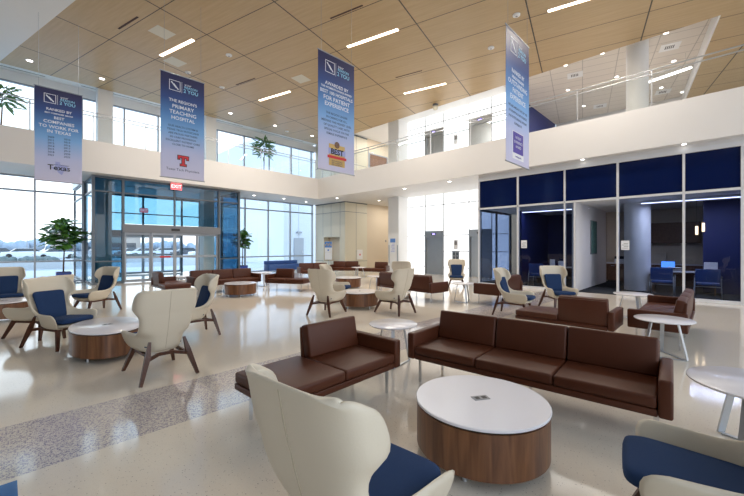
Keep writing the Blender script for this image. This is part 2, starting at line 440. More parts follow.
# elevator wall : backlit panels with dark seams, both floors
def seams(o, ys, zs, y0, y1, z0, z1, holes):
    b = B()
    def cut(a, c, lo, hi):    # segment a-c minus holes
        segs = [(a, c)]
        for h0, h1 in lo:
            n = []
            for s0, s1 in segs:
                if h1 <= s0 or h0 >= s1: n.append((s0, s1))
                else:
                    if s0 < h0: n.append((s0, h0))
                    if h1 < s1: n.append((h1, s1))
            segs = n
        return segs
    for y in ys:
        for s0, s1 in cut(z0, z1, [(h[2], h[3]) for h in holes if h[0] < y < h[1]], None):
            box(b, XE-.015, XE+.01, y-.02, y+.02, s0, s1)
    for z in zs:
        for s0, s1 in cut(y0, y1, [(h[0], h[1]) for h in holes if h[2] < z < h[3]], None):
            box(b, XE-.015, XE+.01, s0, s1, z-.018, z+.018)
    return mk('seams', b, 'grey_plastic', o)
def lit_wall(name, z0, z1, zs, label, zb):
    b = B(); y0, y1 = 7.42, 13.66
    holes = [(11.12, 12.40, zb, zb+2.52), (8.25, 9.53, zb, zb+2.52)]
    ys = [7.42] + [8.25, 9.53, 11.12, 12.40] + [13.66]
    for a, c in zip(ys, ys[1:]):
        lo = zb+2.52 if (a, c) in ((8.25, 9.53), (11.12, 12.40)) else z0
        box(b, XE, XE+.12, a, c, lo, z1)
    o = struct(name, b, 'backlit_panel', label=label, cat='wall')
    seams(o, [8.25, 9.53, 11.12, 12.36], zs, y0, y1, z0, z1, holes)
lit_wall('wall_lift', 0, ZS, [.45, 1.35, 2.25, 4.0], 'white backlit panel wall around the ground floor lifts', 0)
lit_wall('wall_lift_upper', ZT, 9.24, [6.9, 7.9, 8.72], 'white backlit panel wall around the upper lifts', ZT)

def elevator():
    e = empty('elevator')
    b = B(); box(b, -.64, -.56, -.04, .1, 0, 2.52); box(b, .56, .64, -.04, .1, 0, 2.52); box(b, -.56, .56, -.04, .1, 2.14, 2.52); mk('door_frame', b, 'steel', e)
    for s in (-1, 1):
        b = B(); box(b, min(0, s*.555)+.002, max(0, s*.555)-.002, .03, .06, 0.01, 2.14); mk('door_panel', b, 'steel', e)
    b = B(); box(b, -.16, .16, -.05, -.04, 2.29, 2.38); mk('floor_indicator', b, 'black_plastic', e)
    b = B(); box(b, -.09, .09, -.056, -.05, 2.31, 2.36); mk('indicator_light', b, 'indicator', e)
    return e
for (y, z, lab) in ((11.76, 0, 'ground floor steel lift doors, left of the call panel'), (8.89, 0, 'ground floor steel lift doors, right of the call panel'),
                    (11.76, ZT, 'upper level steel lift doors, the left of two'), (8.89, ZT, 'upper level steel lift doors, the right of two')):
    inst('elev', elevator, (XE, y, z), -PI/2, lab, 'elevator', 'steel lift doors in the backlit wall')
def call_panel():
    e = empty('call_panel')
    b = B(); box(b, -.22, .22, -.03, 0, -.34, .34); mk('plate', b, 'steel', e)
    b = B(); box(b, -.17, -.03, -.035, -.03, -.25, .25); box(b, .03, .17, -.035, -.03, -.25, .25); mk('button_strip', b, 'alu_dark', e)
    for q_ in (-.1, .1):
        b = B(); cyl(b, (q_, -.045, .05), (q_, -.035, .05), .025); mk('button', b, 'paper', e)
    return e
inst('cp', call_panel, (XE-.016, 10.32, 1.05), -PI/2, 'dark steel call panel between the ground floor lifts', 'call panel')
def notice():
    e = empty('lift_notice')
    b = B(); box(b, -.13, .13, -.012, 0, -.28, .28); mk('sheet', b, 'paper', e)
    b = B(); box(b, -.08, .08, -.015, -.012, -.02, .2); mk('print', b, 'grey_plastic', e)
    return e
inst('ln', notice, (XE-.016, 10.32, 1.72), -PI/2, 'white notice above the ground floor call panel', 'notice', 'notices between the lifts')
inst('ln', notice, (XE-.016, 10.32, ZT+1.62), -PI/2, 'white notice between the upper level lifts', 'notice', 'notices between the lifts')

# pillar wall left of the lifts, both floors
for nm, z0, z1, lab in (('wall_pillar', 0, ZS, 'white stub wall left of the ground floor lifts'), ('wall_pillar_upper', ZT, 9.25, 'white stub wall left of the upper lifts')):
    b = B(); box(b, 16.4, 21.39, 13.68, 14.5, z0, z1); struct(nm, b, 'white_paint', label=lab, cat='wall')
for y, lab in ((14.43, 'left'), (13.76, 'right')):
    b = B(); box(b, -.02, 0, -.03, .03, 0, 1.1)
    tag(mk('corner_guard', b, 'steel', None, (16.4, y, .6)), 'brushed metal strip on the white pillar, %s edge' % lab, 'corner guard', 'metal strips on the pillar')
e = empty('directory_sign', (16.398, 14.12, 1.2)); b = B(); box(b, -.02, 0, -.2, .2, 0, .9); mk('board', b, 'paper', e)
b = B(); box(b, -.024, -.02, -.2, .2, .66, .9); mk('header', b, 'paper_blue', e)
b = B(); [box(b, -.024, -.02, -.15, .15-.05*(i % 3), .1+.09*i, .13+.09*i) for i in range(6)]; mk('text_lines', b, 'txt_lavender', e)
tag(e, 'white directory sign with a blue header on the white pillar', 'sign')
# upper navy wall beyond lifts
b = B(); box(b, 17.32, 24, 7.25, 7.40, ZT, 9.24); struct('wall_upper_navy', b, 'navy_wall', label='dark blue wall on the upper level', cat='wall')
b = B(); box(b, 23.9, 24, -6.9, 7.2, ZT, 9.24); struct('wall_upper_end', b, 'white_paint', label='white end wall of the upper level', cat='wall')
# upper brown doors
d = empty('door_2', (18.95, 17.715, ZT)); d['kind'] = 'structure'; d['label'] = 'brown timber double doors on the upper level'; d['category'] = 'door'
b = B(); box(b, -.98, -.9, -.03, 0, 0, 2.3); box(b, .9, .98, -.03, 0, 0, 2.3); box(b, -.98, .98, -.03, 0, 2.3, 2.38); mk('frame', b, 'alu', d)
for s in (-1, 1):
    b = B(); box(b, min(0, s*.89)+.005, max(0, s*.89)-.005, -.022, 0, .01, 2.29); l = mk('door_leaf', b, 'door_wood', d)
    b = B(); box(b, s*.12-.015, s*.12+.015, -.06, -.03, .9, 1.2); mk('handle', b, 'chrome', l)

# fire cabinet, thermostat
e = empty('fire_cabinet', (17.02, 17.695, .74)); b = B(); rbox(b, -.26, .26, -.05, 0, 0, .66, .008, 1); mk('body', b, 'white_plastic', e)
b = B(); box(b, -.05, .05, -.056, -.05, .26, .38); mk('mark', b, 'red_sticker', e)
tag(e, 'white wall cabinet with a small red mark on the cream corner panels', 'cabinet')
b = B(); box(b, -.06, .06, -.02, 0, 0, .16); tag(mk('wall_sensor', b, 'grey_plastic', None, (19.75, 17.72, 1.95)), 'small dark device on the beige corridor wall', 'sensor')

# ------------------------------------------------------------------ glass walls
def window_wall(name, xs, zs, x0, x1, z0, z1, label, y=YG, glassm='clear_glass', mw=.06):
    e = empty(name, (x0, y, z0)); e['kind'] = 'structure'; e['label'] = label; e['category'] = 'window'
    b = B()
    for x in xs: box(b, x-x0-mw/2, x-x0+mw/2, -.08, .08, 0, z1-z0)
    for z in zs: box(b, 0, x1-x0, -.07, .07, z-z0-.035, z-z0+.035)
    mk('window_frame', b, 'alu', e)
    b = B(); box(b, 0, x1-x0, -.008, .008, 0.02, z1-z0-.02); mk('pane', b, glassm, e)
    return e
window_wall('window_1', [-7, -4.4, -1.7, .90, 2.50], [.05, .97, 3.98, 4.58], -8.9, 2.55, 0, ZS, 'tall glass wall left of the entrance doors')
window_wall('window_2', [8.95, 10.36, 11.94, 13.6, 15.45], [.05, .97, 3.98, 4.58], 8.9, 15.5, 0, ZS, 'tall glass wall right of the entrance doors')
window_wall('window_3', [-7, -4.4, -1.7, .90, 2.48, 4.10, 5.58, 7.15, 8.64, 10.3, 12.01, 13.68, 15.36], [5.95, 8.44], -8.9, 15.6, ZT, 8.48, 'clerestory windows of the upper level')

# vestibule
e = empty('door_1', (2.58, YV, 0)); e['kind'] = 'structure'; e['label'] = 'glass entrance vestibule with sliding doors'; e['category'] = 'door'
XW = 8.89-2.58; H = ZS-.02
vx = [0, 1.04, 3.11, 5.23, XW]
b = B()
for x in (0, XW): box(b, x-.05, x+.05, -.08, .08, 0, H)
for x in (1.04, 5.23): box(b, x-.045, x+.045, -.08, .08, 0, H)
box(b, 3.08, 3.14, -.06, .06, 2.6, H)
box(b, 0, XW, -.06, .06, H-.08, H); box(b, 0, XW, -.05, .05, 3.93, 3.99)
box(b, 0, 1.0, -.06, .06, .0, .1); box(b, 5.27, XW, -.06, .06, 0, .1)
box(b, 0, 1.0, -.04, .04, .95, 1.0); box(b, 5.27, XW, -.04, .04, .95, 1.0)
mk('window_frame', b, 'alu_dark', e)
b = B(); box(b, 1.0, 5.27, -.12, .10, 2.24, 2.60); mk('door_header', b, 'header_grey', e)
b = B(); box(b, 2.95, 3.3, -.16, -.12, 2.36, 2.46); mk('motion_sensor', b, 'black_plastic', e)
b = B(); box(b, .05, XW-.05, -.006, .006, 2.62, H-.05); box(b, .05, 1.0, -.006, .006, .08, 2.62); box(b, 5.28, XW-.05, -.006, .006, .08, 2.62); mk('pane', b, 'tint_glass', e)
def leaf(x0, x1, y, par, sticker=False):
    b = B(); t = .07
    box(b, x0, x0+t, y-.03, y+.03, .02, 2.24); box(b, x1-t, x1, y-.03, y+.03, .02, 2.24)
    for z0, z1 in ((.02, .14), (1.08, 1.18), (2.14, 2.24)): box(b, x0+t, x1-t, y-.03, y+.03, z0, z1)
    l = mk('door_leaf', b, 'alu', par)
    b = B(); box(b, x0+t, x1-t, y-.006, y+.006, .14, 1.08); box(b, x0+t, x1-t, y-.006, y+.006, 1.18, 2.14); mk('pane', b, 'clear_glass', l)
    if sticker:
        b = B(); box(b, x0+.35, x0+.8, y-.04, y-.03, 1.09, 1.17); mk('sticker', b, 'red_sticker', l)
for x0, x1, s, yy in ((1.09, 2.12, 0, .03), (2.12, 3.11, 1, -.03), (3.11, 4.14, 0, -.03), (4.14, 5.18, 0, .03)): leaf(x0, x1, yy, e, s)
# side walls of vestibule
b = B(); c = B()
for x in (0, XW):
    for y in (2.2, 5.6): box(b, x-.04, x+.04, y-.04, y+.04, 0, H)
    for z in (.05, .97, 3.96, H-.04): box(b, x-.035, x+.035, .08, 5.64, z-.03, z+.03)
    box(c, x-.006, x+.006, .08, 5.56, .06, H-.06)
mk('side_frame', b, 'alu_dark', e); mk('side_pane', c, 'tint_glass', e)
# outer door plane
b = B(); yo = 5.6
for x in (0, 1.04, 3.11, 5.23, XW): box(b, x-.045, x+.045, yo-.06, yo+.06, 0 if x not in (3.11,) else 2.6, H)
box(b, 0, XW, yo-.06, yo+.06, H-.1, H); box(b, 0, XW, yo-.05, yo+.05, 3.5, 3.56); box(b, 1.0, 5.27, yo-.08, yo+.08, 2.24, 2.55)
mk('outer_frame', b, 'alu_dark', e)
b = B(); box(b, .05, XW-.05, yo-.006, yo+.006, 2.56, H-.1); mk('outer_pane', b, 'clear_glass', e)
for x0, x1 in ((1.09, 2.12), (2.12, 3.11), (3.11, 4.14), (4.14, 5.18)): leaf(x0, x1, yo, e)
b = B(); box(b, 0, XW, .0, 5.7, H, H+.02); 
b2 = B(); box(b2, -.1, XW+.1, 2.3, 5.8, H, H+.3); b.free(); mk('roof_slab', b2, 'white_paint', e)

def exit_sign():
    s = empty('exit_sign'); b = B(); rbox(b, -.17, .17, -.03, .03, 0, .21, .008, 1); mk('housing', b, 'white_plastic', s)
    b = B(); box(b, -.16, .16, -.034, -.030, .01, .20); mk('face', b, 'exit_red', s)
    text('EXIT', .15, 0, .105, 'exit_text', s, y=-.036, bold=.002)
    b = B(); box(b, -.02, .02, -.02, .02, .21, .30); mk('mount', b, 'grey_plastic', s)
    return s
for (x, y, z, s, lab) in ((5.72, YV-.14, 4.32, 1.5, 'red exit sign above the entrance doors'), (5.7, YV+5.45, 3.6, 1.3, 'red exit sign inside the vestibule over its outer doors')):
    o = inst('exit', exit_sign, (x, y, z), 0, lab, 'exit sign', 'red exit signs at the entrance'); o.scale = (s, 1, s)

# columns near window wall
for x, lab in ((3.10, 'left'), (7.67, 'right')):
    b = B(); box(b, -.28, .28, -.28, .28, 0, ZS-.0)
    struct('wall_column_'+lab, b, 'cream_paint', loc=(x, 19.95, 0), label='square cream column inside the vestibule, %s' % lab, cat='column')
    b = B(); box(b, -.28, .28, -.28, .28, ZT, 8.86)
    struct('wall_column_upper_'+lab, b, 'white_paint', loc=(x*1.033, 20.30, 0), label='square cream column before the upper windows, %s' % lab, cat='column')
# round column, both floors
for z0, z1, lab, nm in ((.012, 3.2, 'round white column inside the office', 'wall_column_round'), (ZT, 9.25, 'round white column on the upper level', 'wall_column_round_upper')):
    b = B(); cyl(b, (0, 0, z0), (0, 0, z1), .40 if z0 < 1 else .34, seg=48)
    struct(nm, b, 'white_paint', loc=(16.3, 2.12, 0), label=lab, cat='column', smooth=True, auto=40)

# ------------------------------------------------------------------ balcony railings
def railing(name, L_, posts, loc, rz, label):
    r = empty(name, loc, rz)
    b = B(); cyl(b, (0, 0, 1.16), (L_, 0, 1.16), .022, seg=10); cyl(b, (0, -.06, 1.0), (L_, -.06, 1.0), .02, seg=10); mk('handrail', b, 'steel_leg', r, smooth=True, auto=40)
    for x in posts:
        b = B(); box(b, x-.02, x+.02, -.006, .02, 0, 1.14); mk('post', b, 'steel_leg', r)
    b = B(); box(b, 0.02, L_-.02, .026, .040, .04, 1.10); mk('glass_panel', b, 'rail_glass', r)
    tag(r, label, 'railing')
railing('balcony_railing', 22.4, [.05+i*1.86 for i in range(13)], (-8.7, YF+.14, ZT), 0, 'glass balcony railing with steel handrail over the entrance side')
railing('balcony_railing', 20.6, [.05+i*2.05 for i in range(11)], (XF+.14, 13.9, ZT), -PI/2, 'glass balcony railing with steel handrail over the lift and office side')
bpy.data.objects['balcony_railing.001'].location.y = 17.9
for o_ in (bpy.data.objects['balcony_railing.001'],): pass

# ------------------------------------------------------------------ storefront
e = empty('window_4', (XG, 7.3, 0), -PI/2); e['kind'] = 'structure'; e['label'] = 'white framed glazed office front with dark blue upper panes'; e['category'] = 'window'
# local x = 7.3 - Y ; local y = X - XG
Y = [7.28, 5.63, 3.95, 3.62, 2.35, .71, -.50, -.78]
xs = [7.3-y for y in Y]
b = B()
def mull(x, w, z0, z1): box(b, x-w/2, x+w/2, -.07, .07, z0, z1)
for i, x in enumerate(xs):
    if i in (3,): mull(x, .06, 0, 3.2)
    elif i == 2: mull(x, .045, 0, 4.43)
    elif i == 7: continue
    else: mull(x, .06, 0, 4.43)
box(b, 0, xs[-1], -.07, .07, 3.17, 3.24); box(b, 0, xs[-1], -.08, .08, 4.37, 4.50)
box(b, 0, xs[3], -.05, .05, 0, .09); box(b, xs[4], xs[-1], -.05, .05, 0, .09)
box(b, xs[6], xs[-1], -.05, .05, 0, 3.2)
mk('window_frame', b, 'alu_white', e)
for i, (a, c) in enumerate([(0, 1), (1, 2), (2, 4), (4, 5), (5, 6), (6, 7)]):
    b = B(); box(b, xs[a]+.03, xs[c]-.03, -.01, .01, 3.24, 4.38); mk('upper_pane', b, 'navy_glass', e)
for a, c in ((0, 1), (1, 2), (2, 3), (4, 5), (5, 6)):
    b = B(); box(b, xs[a]+.03, xs[c]-.03, -.006, .006, .09, 3.17); mk('pane', b, 'office_glass', e)
b = B(); box(b, 0, xs[-1], -.04, .35, 4.50, ZS); struct('trim_3', b, 'cream_paint', loc=(XG, 7.3, 0), rz=-PI/2, label='cream header over the office glazing', cat='trim')
# header wall behind navy glass, room ceilings, partitions
b = B(); box(b, XG+.05, 19.6, -.78, 7.3, 3.2, 3.3); struct('ceiling_office', b, 'white_paint', label='white office ceiling', cat='ceiling')
b = B(); box(b, XG+.08, 18.9, 3.60, 3.74, .012, 3.2); struct('wall_partition', b, 'white_paint', label='white partition wall between the offices', cat='wall')
b = B(); box(b, 19.5, 19.6, -.78, 7.3, .012, 3.2); struct('wall_office_back', b, 'beige_paint', label='beige back wall of the offices', cat='wall')
b = B(); box(b, XG+.08, 19.5, -.88, -.78, .012, 3.2); struct('wall_office_side', b, 'navy_room', label='dark blue side wall of the right office', cat='wall')
b = B(); box(b, 15.9, 19.45, 6.2, 6.32, .012, 3.2); box(b, 19.3, 19.45, 3.75, 6.2, .012, 3.2); struct('wall_office_navy', b, 'navy_room', label='dark blue inner wall of the left office', cat='wall')
b = B(); box(b, 16.9, 19.46, -.76, .35, .013, 3.19); struct('wall_office_nook', b, 'navy_room', label='dark blue wall beside the office cabinets', cat='wall')
# glass side wall towards lifts
e = empty('window_5', (XG+.1, 7.3, 0)); e['kind'] = 'structure'; e['label'] = 'glass side wall between the left office and the lift lobby'; e['category'] = 'window'
b = B()
for x in (0, 1.55, 3.1): box(b, x, x+.06, -.04, .04, 0, 3.2)
box(b, 0, 3.16, -.04, .04, 3.12, 3.2); box(b, 0, 3.16, -.04, .04, 0, .08); mk('window_frame', b, 'alu_dark', e)
b = B(); box(b, .06, 3.1, -.005, .005, .08, 3.12); mk('pane', b, 'office_glass', e)
b = B(); box(b, XG+.1, 17.4, 7.22, 7.38, 3.31, ZS); struct('wall_office_header', b, 'white_paint', label='white wall over the glass side wall', cat='wall')

# office contents
e = empty('framed_picture', (16.1, 3.595, 1.3)); b = B(); box(b, 0, .95, -.03, 0, 0, 1.35); mk('frame', b, 'grey_plastic', e)
b = B(); box(b, .03, .92, -.035, -.03, .03, 1.32); mk('canvas', b, 'art_green', e); tag(e, 'green abstract picture on the white partition wall', 'picture')
e = empty('base_cabinet', (19.2, 2.0, .012)); b = B(); box(b, -.28, .28, -1.6, 1.58, .1, .84); mk('body', b, 'cabinet_wood', e)
b = B(); box(b, -.24, .28, -1.58, 1.56, 0, .1); mk('plinth', b, 'black_plastic', e)
b = B(); box(b, -.32, .28, -1.62, 1.59, .84, .89); mk('worktop', b, 'table_white', e)
for i in range(6):
    b = B(); box(b, -.30, -.281, -1.58+.53*i, -1.58+.53*i+.51, .12, .82); d_ = mk('cabinet_door', b, 'cabinet_wood', e)
    b = B(); box(b, -.32, -.30, -1.58+.53*i+.2, -1.58+.53*i+.34, .74, .755); mk('handle', b, 'chrome', d_)
tag(e, 'brown wooden base cabinets with a white top along the office back wall', 'cabinet')
e = empty('wall_cabinet', (19.32, 1.3, 1.75)); b = B(); box(b, -.17, .17, -.85, .85, 0, .85); mk('body', b, 'cabinet_wood', e)
for i in range(4):
    b = B(); box(b, -.19, -.171, -.85+.425*i+.01, -.85+.425*i+.415, .01, .84); mk('cabinet_door', b, 'cabinet_wood', e)
tag(e, 'brown wooden wall cabinets above the office counter', 'cabinet')
e = empty('printer', (19.15, 3.05, .902)); b = B(); rbox(b, -.2, .2, -.25, .25, 0, .16, .02, 2); mk('body', b, 'white_plastic', e)
b = B(); rbox(b, -.2, .2, -.24, .24, .16, .28, .02, 2); mk('scanner_lid', b, 'black_plastic', e); tag(e, 'white printer with a black lid on the office counter', 'printer')
e = empty('storage_box', (19.1, 1.75, .902)); b = B(); box(b, -.2, .2, -.24, .24, 0, .42); mk('body', b, 'beige_paint', e); b = B(); box(b, -.21, .21, -.25, .25, .42, .46); mk('lid', b, 'beige_paint', e)
tag(e, 'pale box on the office counter behind the round column', 'box')
def desk():
    e = empty('office_desk'); b = B(); rbox(b, -.38, .38, -.85, .85, .71, .745, .006, 1); mk('desktop', b, 'table_white', e)
    for y in (-.8, .8):
        b = B(); box(b, -.35, .35, y-.02, y+.02, 0, .71); mk('side_panel', b, 'cabinet_wood', e)
    b = B(); box(b, .30, .33, -.78, .78, .2, .71); mk('back_panel', b, 'cabinet_wood', e); return e
inst('desk', desk, (16.3, .84, .012), 0, 'long white topped desk with a monitor in the right office', 'desk', 'office desks')
inst('desk', desk, (16.6, 4.85, .012), 0, 'white topped desk with papers in the left office', 'desk', 'office desks')
def monitor():
    e = empty('computer_monitor'); b = B(); rbox(b, -.012, .012, -.27, .27, .12, .45, .008, 1); mk('casing', b, 'black_plastic', e)
    b = B(); box(b, -.016, -.012, -.25, .25, .14, .43); mk('screen', b, 'blue_screen', e)
    b = B(); box(b, .012, .04, -.03, .03, 0, .3); mk('stand', b, 'black_plastic', e)
    b = B(); box(b, -.07, .1, -.12, .12, 0, .012); mk('base', b, 'black_plastic', e); return e
inst('mon', monitor, (16.42, 1.25, .759), 0, 'computer monitor with a glowing blue screen on the office desk', 'monitor').scale = (.8, .75, .75)
for (x, y, z, w_, h_, nm, lab) in ((16.45, 5.1, .759, .2, .3, 'paper_holder', 'pale paper holder on the left office desk, the left one'), (16.4, 4.72, .759, .26, .24, 'paper_holder', 'pale paper holder on the left office desk, the right one')):
    e = empty(nm, (x, y, z)); b = B(); box(b, -.04, .04, -w_/2, w_/2, 0, .02); mk('base', b, 'white_plastic', e)
    b = B(); box(b, -.01, .01, -w_/2, w_/2, .02, h_); mk('sheet', b, 'paper', e); tag(e, lab, 'paper holder', 'paper holders on the left office desk')
e = empty('paper_tray', (16.2, 1.8-.5, .759)); 
for i in range(3):
    b = B(); box(b, -.13, .13, -.18, .18, .0+.06*i, .01+.06*i); mk('tray', b, 'white_plastic', e)
b = B(); [box(b, sx*.12-.005, sx*.12+.005, sy*.17-.005, sy*.17+.005, 0, .16) for sx in (-1, 1) for sy in (-1, 1)]; mk('rods', b, 'grey_plastic', e)
tag(e, 'stacked white paper tray before the glowing monitor', 'paper tray'); e.location = (16.15, 1.05, .759)
def guest_chair():
    e = empty('office_chair')
    b = B(); rbox(b, -.27, .27, -.26, .24, .42, .49, .02, 2); mk('seat', b, 'blue_vinyl', e, smooth=True, auto=50)
    b = B(); M = Matrix.Translation((0, .26, .52)) @ Matrix.Rotation(math.radians(-8), 4, 'X'); rbox(b, -.28, .28, -.03, .03, 0, .40, .02, 2, M); mk('backrest', b, 'blue_vinyl', e, smooth=True, auto=50)
    for s in (-1, 1):
        b = B(); cyl(b, (s*.30, -.24, .0), (s*.30, -.22, .64), .014, seg=8); mk('leg', b, 'steel_leg', e, smooth=True)
        b = B(); cyl(b, (s*.31, .33, .0), (s*.29, .24, .66), .014, seg=8); mk('leg', b, 'steel_leg', e, smooth=True)
        b = B(); rbox(b, s*.30-.025, s*.30+.025, -.25, .26, .65, .68, .01, 1); mk('armrest', b, 'black_plastic', e)
    b = B(); cyl(b, (-.3, .28, .38), (.3, .28, .38), .012, seg=8); mk('crossbar', b, 'steel_leg', e)
    return e
GC = 'blue visitor chairs in the offices'
inst('gc', guest_chair, (14.95, 1.28, .013), PI/2, 'blue visitor chair behind the glass, the left one in the right office', 'chair', GC)
inst('gc', guest_chair, (14.95, .20, .013), PI/2, 'blue visitor chair behind the glass, rightmost of the office chairs', 'chair', GC)
inst('gc', guest_chair, (15.1, 5.2, .013), PI/2, 'blue visitor chair in the left office behind the wing chairs', 'chair', GC)
b = B(); rbox(b, -.2, .2, -.24, .24, 0, .35, .02, 2); tag(mk('waste_bin', b, 'white_plastic', None, (16.7, -.1-.0, .772)), 'small white box on the right end of the office desk', 'box')
bpy.data.objects['waste_bin'].name = 'storage_case'; bpy.data.objects['storage_case'].location = (16.5, .15, .759); bpy.data.objects['storage_case'].scale = (.8, .7, .9)
for k, (y, z) in enumerate(((.60, 2.0), (.44, 2.1))):
    e = empty('pendant_lamp', (15.9, y-.12, z)); b = B(); cyl(b, (0, 0, 0), (0, 0, .28), .035, seg=12); mk('lamp_shade', b, 'gold_lamp', e)
    b = B(); cyl(b, (0, 0, .28), (0, 0, 3.2-z), .004, seg=6); mk('cord', b, 'black_plastic', e)
    tag(e, 'slim glowing gold pendant lamp in the right office, %s one' % ('lower left', 'upper right')[k], 'pendant lamp', 'gold pendant lamps')
def strip_lamp(L_=2.6):
    e = empty('strip_light'); b = B(); box(b, -.06, .06, -L_/2, L_/2, .02, .08); mk('housing', b, 'white_plastic', e)
    b = B(); box(b, -.05, .05, -L_/2+.02, L_/2-.02, 0, .02); mk('diffuser', b, 'lamp_cool', e); return e
inst('sl', strip_lamp, (15.5, .62, 3.1), 0, 'long cool ceiling light in the right office', 'ceiling light', 'strip lights in the offices')
inst('sl', strip_lamp, (15.9, 4.88, 3.1), 0, 'long cool ceiling light in the left office', 'ceiling light', 'strip lights in the offices')
# notices on the glass
for y, z, lab in ((5.40, 1.55, 'white notice on the left office glass'), (2.15, 1.50, 'white notice on the glass beside the open office doorway')):
    e = empty('glass_notice', (XG-.016, y, z)); b = B(); box(b, -.006, 0, -.11, .11, 0, .30); mk('sheet', b, 'paper', e)
    b = B(); [box(b, -.009, -.006, -.08, .08-.04*(i % 2), .05+.05*i, .065+.05*i) for i in range(4)]; mk('print', b, 'grey_plastic', e)
    tag(e, lab, 'notice', 'notices on the office glass')

# ------------------------------------------------------------------ ceiling fittings
def on_ceiling(u, v): x, y = rot(u, v); return x, y
def linear(L_=2.0):
    e = empty('linear_light'); b = B(); box(b, -.075, .075, -L_/2-.01, L_/2+.01, -.012, .0); mk('trim', b, 'white_plastic', e)
    b = B(); box(b, -.06, .06, -L_/2, L_/2, -.018, -.012); mk('diffuser', b, 'lamp_warm', e); return e
LL = [(7.43, 12.56, 'leftmost linear ceiling light, left of the second banner'), (12.16, 12.57, 'small far linear ceiling light between second and third banners'),
      (10.5, 6.22, 'linear ceiling light right above the third banner'), (15.04, 6.15, 'linear ceiling light nearest the upper lifts'), (12.0, -.1, 'linear ceiling light at the top right of the timber ceiling')]
for u, v, lab in LL:
    x, y = on_ceiling(u, v)
    inst('lin', linear, (x, y, ZC), CA, lab, 'ceiling light', 'linear lights in the timber ceiling')
    l = bpy.data.lights.new('lamp', 'AREA'); l.shape = 'RECTANGLE'; l.size = .12; l.size_y = 2; l.energy = 100; l.color = (1, .92, .82)
    o = bpy.data.objects.new('lamp_glow', l); COL.objects.link(o); o.location = (x, y, ZC-.03); o.rotation_euler = (0, 0, CA)
def slot():
    b = B(); box(b, -.03, .03, -.6, .6, -.006, 0); return mk('air_slot', b, 'seam_dark')
for u, v, lab in ((5.82, 12.5, 'dark air slot left of the leftmost linear light'), (10.47, 12.56, 'dark air slot between second and third banners'), (8.93, 6.2, 'dark air slot above and left of the long linear light'), (13.46, 6.2, 'dark air slot left of the linear light by the lifts')):
    x, y = on_ceiling(u, v); inst('slot', slot, (x, y, ZC), CA, lab, 'air slot', 'air slots in the timber ceiling')

f_, hy_, yw_ = 356.0, 246.8, math.radians(44.1)
def at(x, y, Z):
    r = (x-372)/f_; z = (Z-1.6)*f_/(hy_-y)
    return ((math.cos(yw_)+math.sin(yw_)*r)*z, (math.sin(yw_)-math.cos(yw_)*r)*z)
def downlight():
    e = empty('downlight'); b = B(); lathe(b, [(.095, 0), (.095, -.008), (.075, -.008)], 24); mk('trim_ring', b, 'white_plastic', e)
    b = B(); lathe(b, [(.07, -.009), (.07, -.012)], 20); mk('lens', b, 'lamp_white', e); return e
def dl(px, py, Z, lab, grp, s=1.0):
    x, y = at(px, py, Z); o = inst('dl', downlight, (x, y, Z), 0, lab, 'downlight', grp); o.scale = (s, s, 1); return x, y
g = 'downlights in the timber ceiling'
for px_, py_, lab in ((29.5, 60.5, 'downlight in the timber ceiling, leftmost, above the first banner'), (102, 78.7, 'downlight in the timber ceiling right of the first banner'), (230.5, 113.2, 'downlight in the timber ceiling right of the second banner'),
                      (275, 125.5, 'downlight in the timber ceiling left of the far one near the third banner'), (312, 135.8, 'downlight in the timber ceiling touching the left edge of the third banner')):
    dl(px_, py_, ZC, lab, g, 1.25)
g = 'downlights in the tile ceiling'
for i, (tx, ty, lab) in enumerate(((432, 131, 'nearest, top right of the round column'), (177, 212, 'left of the column, upper'), (30, 260, 'farthest left by the timber edge'), (235, 307, 'close left of the column, midway'), (463, 244, 'right of the column, midway'), (40, 360, 'far left, third row'), (413, 350, 'right of the column, lower, by the blue vent'), (103, 424, 'lowest, far left'), (497, 368, 'lowest right by the timber edge'))):
    dl(558+tx/4, ty/4, 9.25, 'downlight in the white tile ceiling, '+lab, g)
def vent():
    e = empty('ceiling_vent'); b = B(); box(b, -.3, .3, -.3, .3, -.012, 0); mk('frame', b, 'white_plastic', e)
    b = B(); [box(b, -.12, .12, -.12+.06*i, -.09+.06*i, -.02, -.012) for i in range(5)]; mk('grille', b, 'black_plastic', e); return e
for tx, ty, lab in ((448, 187, 'right of the round column'), (68, 300, 'left of the round column, the upper'), (168, 424, 'left of the round column, the lower'), (420, 367, 'under the hanging rail light')):
    x, y = at(558+tx/4, ty/4, 9.25); inst('vent', vent, (x, y, 9.25), CA, 'square air vent in the white tile ceiling, '+lab, 'vent', 'vents in the tile ceiling')
g = 'downlights under the balcony'
for px_, py_, lab in ((254, 195.3, 'between entrance and window wall, left'), (284, 198.5, 'left of the far corner, middle'), (306, 201.8, 'nearest the far corner, left side'), (337, 198, 'right of the far corner'), (404.5, 188.5, 'before the lifts, left'), (449.5, 181.5, 'before the lifts, right'), (379, 200.5, 'over the beige corridor'), (507, 172.6, 'above the left end of the office glazing')):
    dl(px_, py_, ZS, 'downlight in the white soffit, '+lab, g, 1.1)
for px_, py_, lab in ((582.5, 161.6, 'over the office doorway'), (684, 147.2, 'over the right office')):
    x, y = at(px_, py_, ZS); inst('dl', downlight, (13.9, y*13.9/x, ZS), 0, 'downlight in the white soffit, '+lab, 'downlight', g).scale = (.8, .8, 1)
def smoke():
    e = empty('smoke_detector'); b = B(); lathe(b, [(.11, 0), (.11, -.03), (.07, -.05)], 24); mk('body', b, 'white_plastic', e)
    b = B(); lathe(b, [(.03, -.05), (.03, -.06)], 12); mk('sensor', b, 'grey_plastic', e); return e
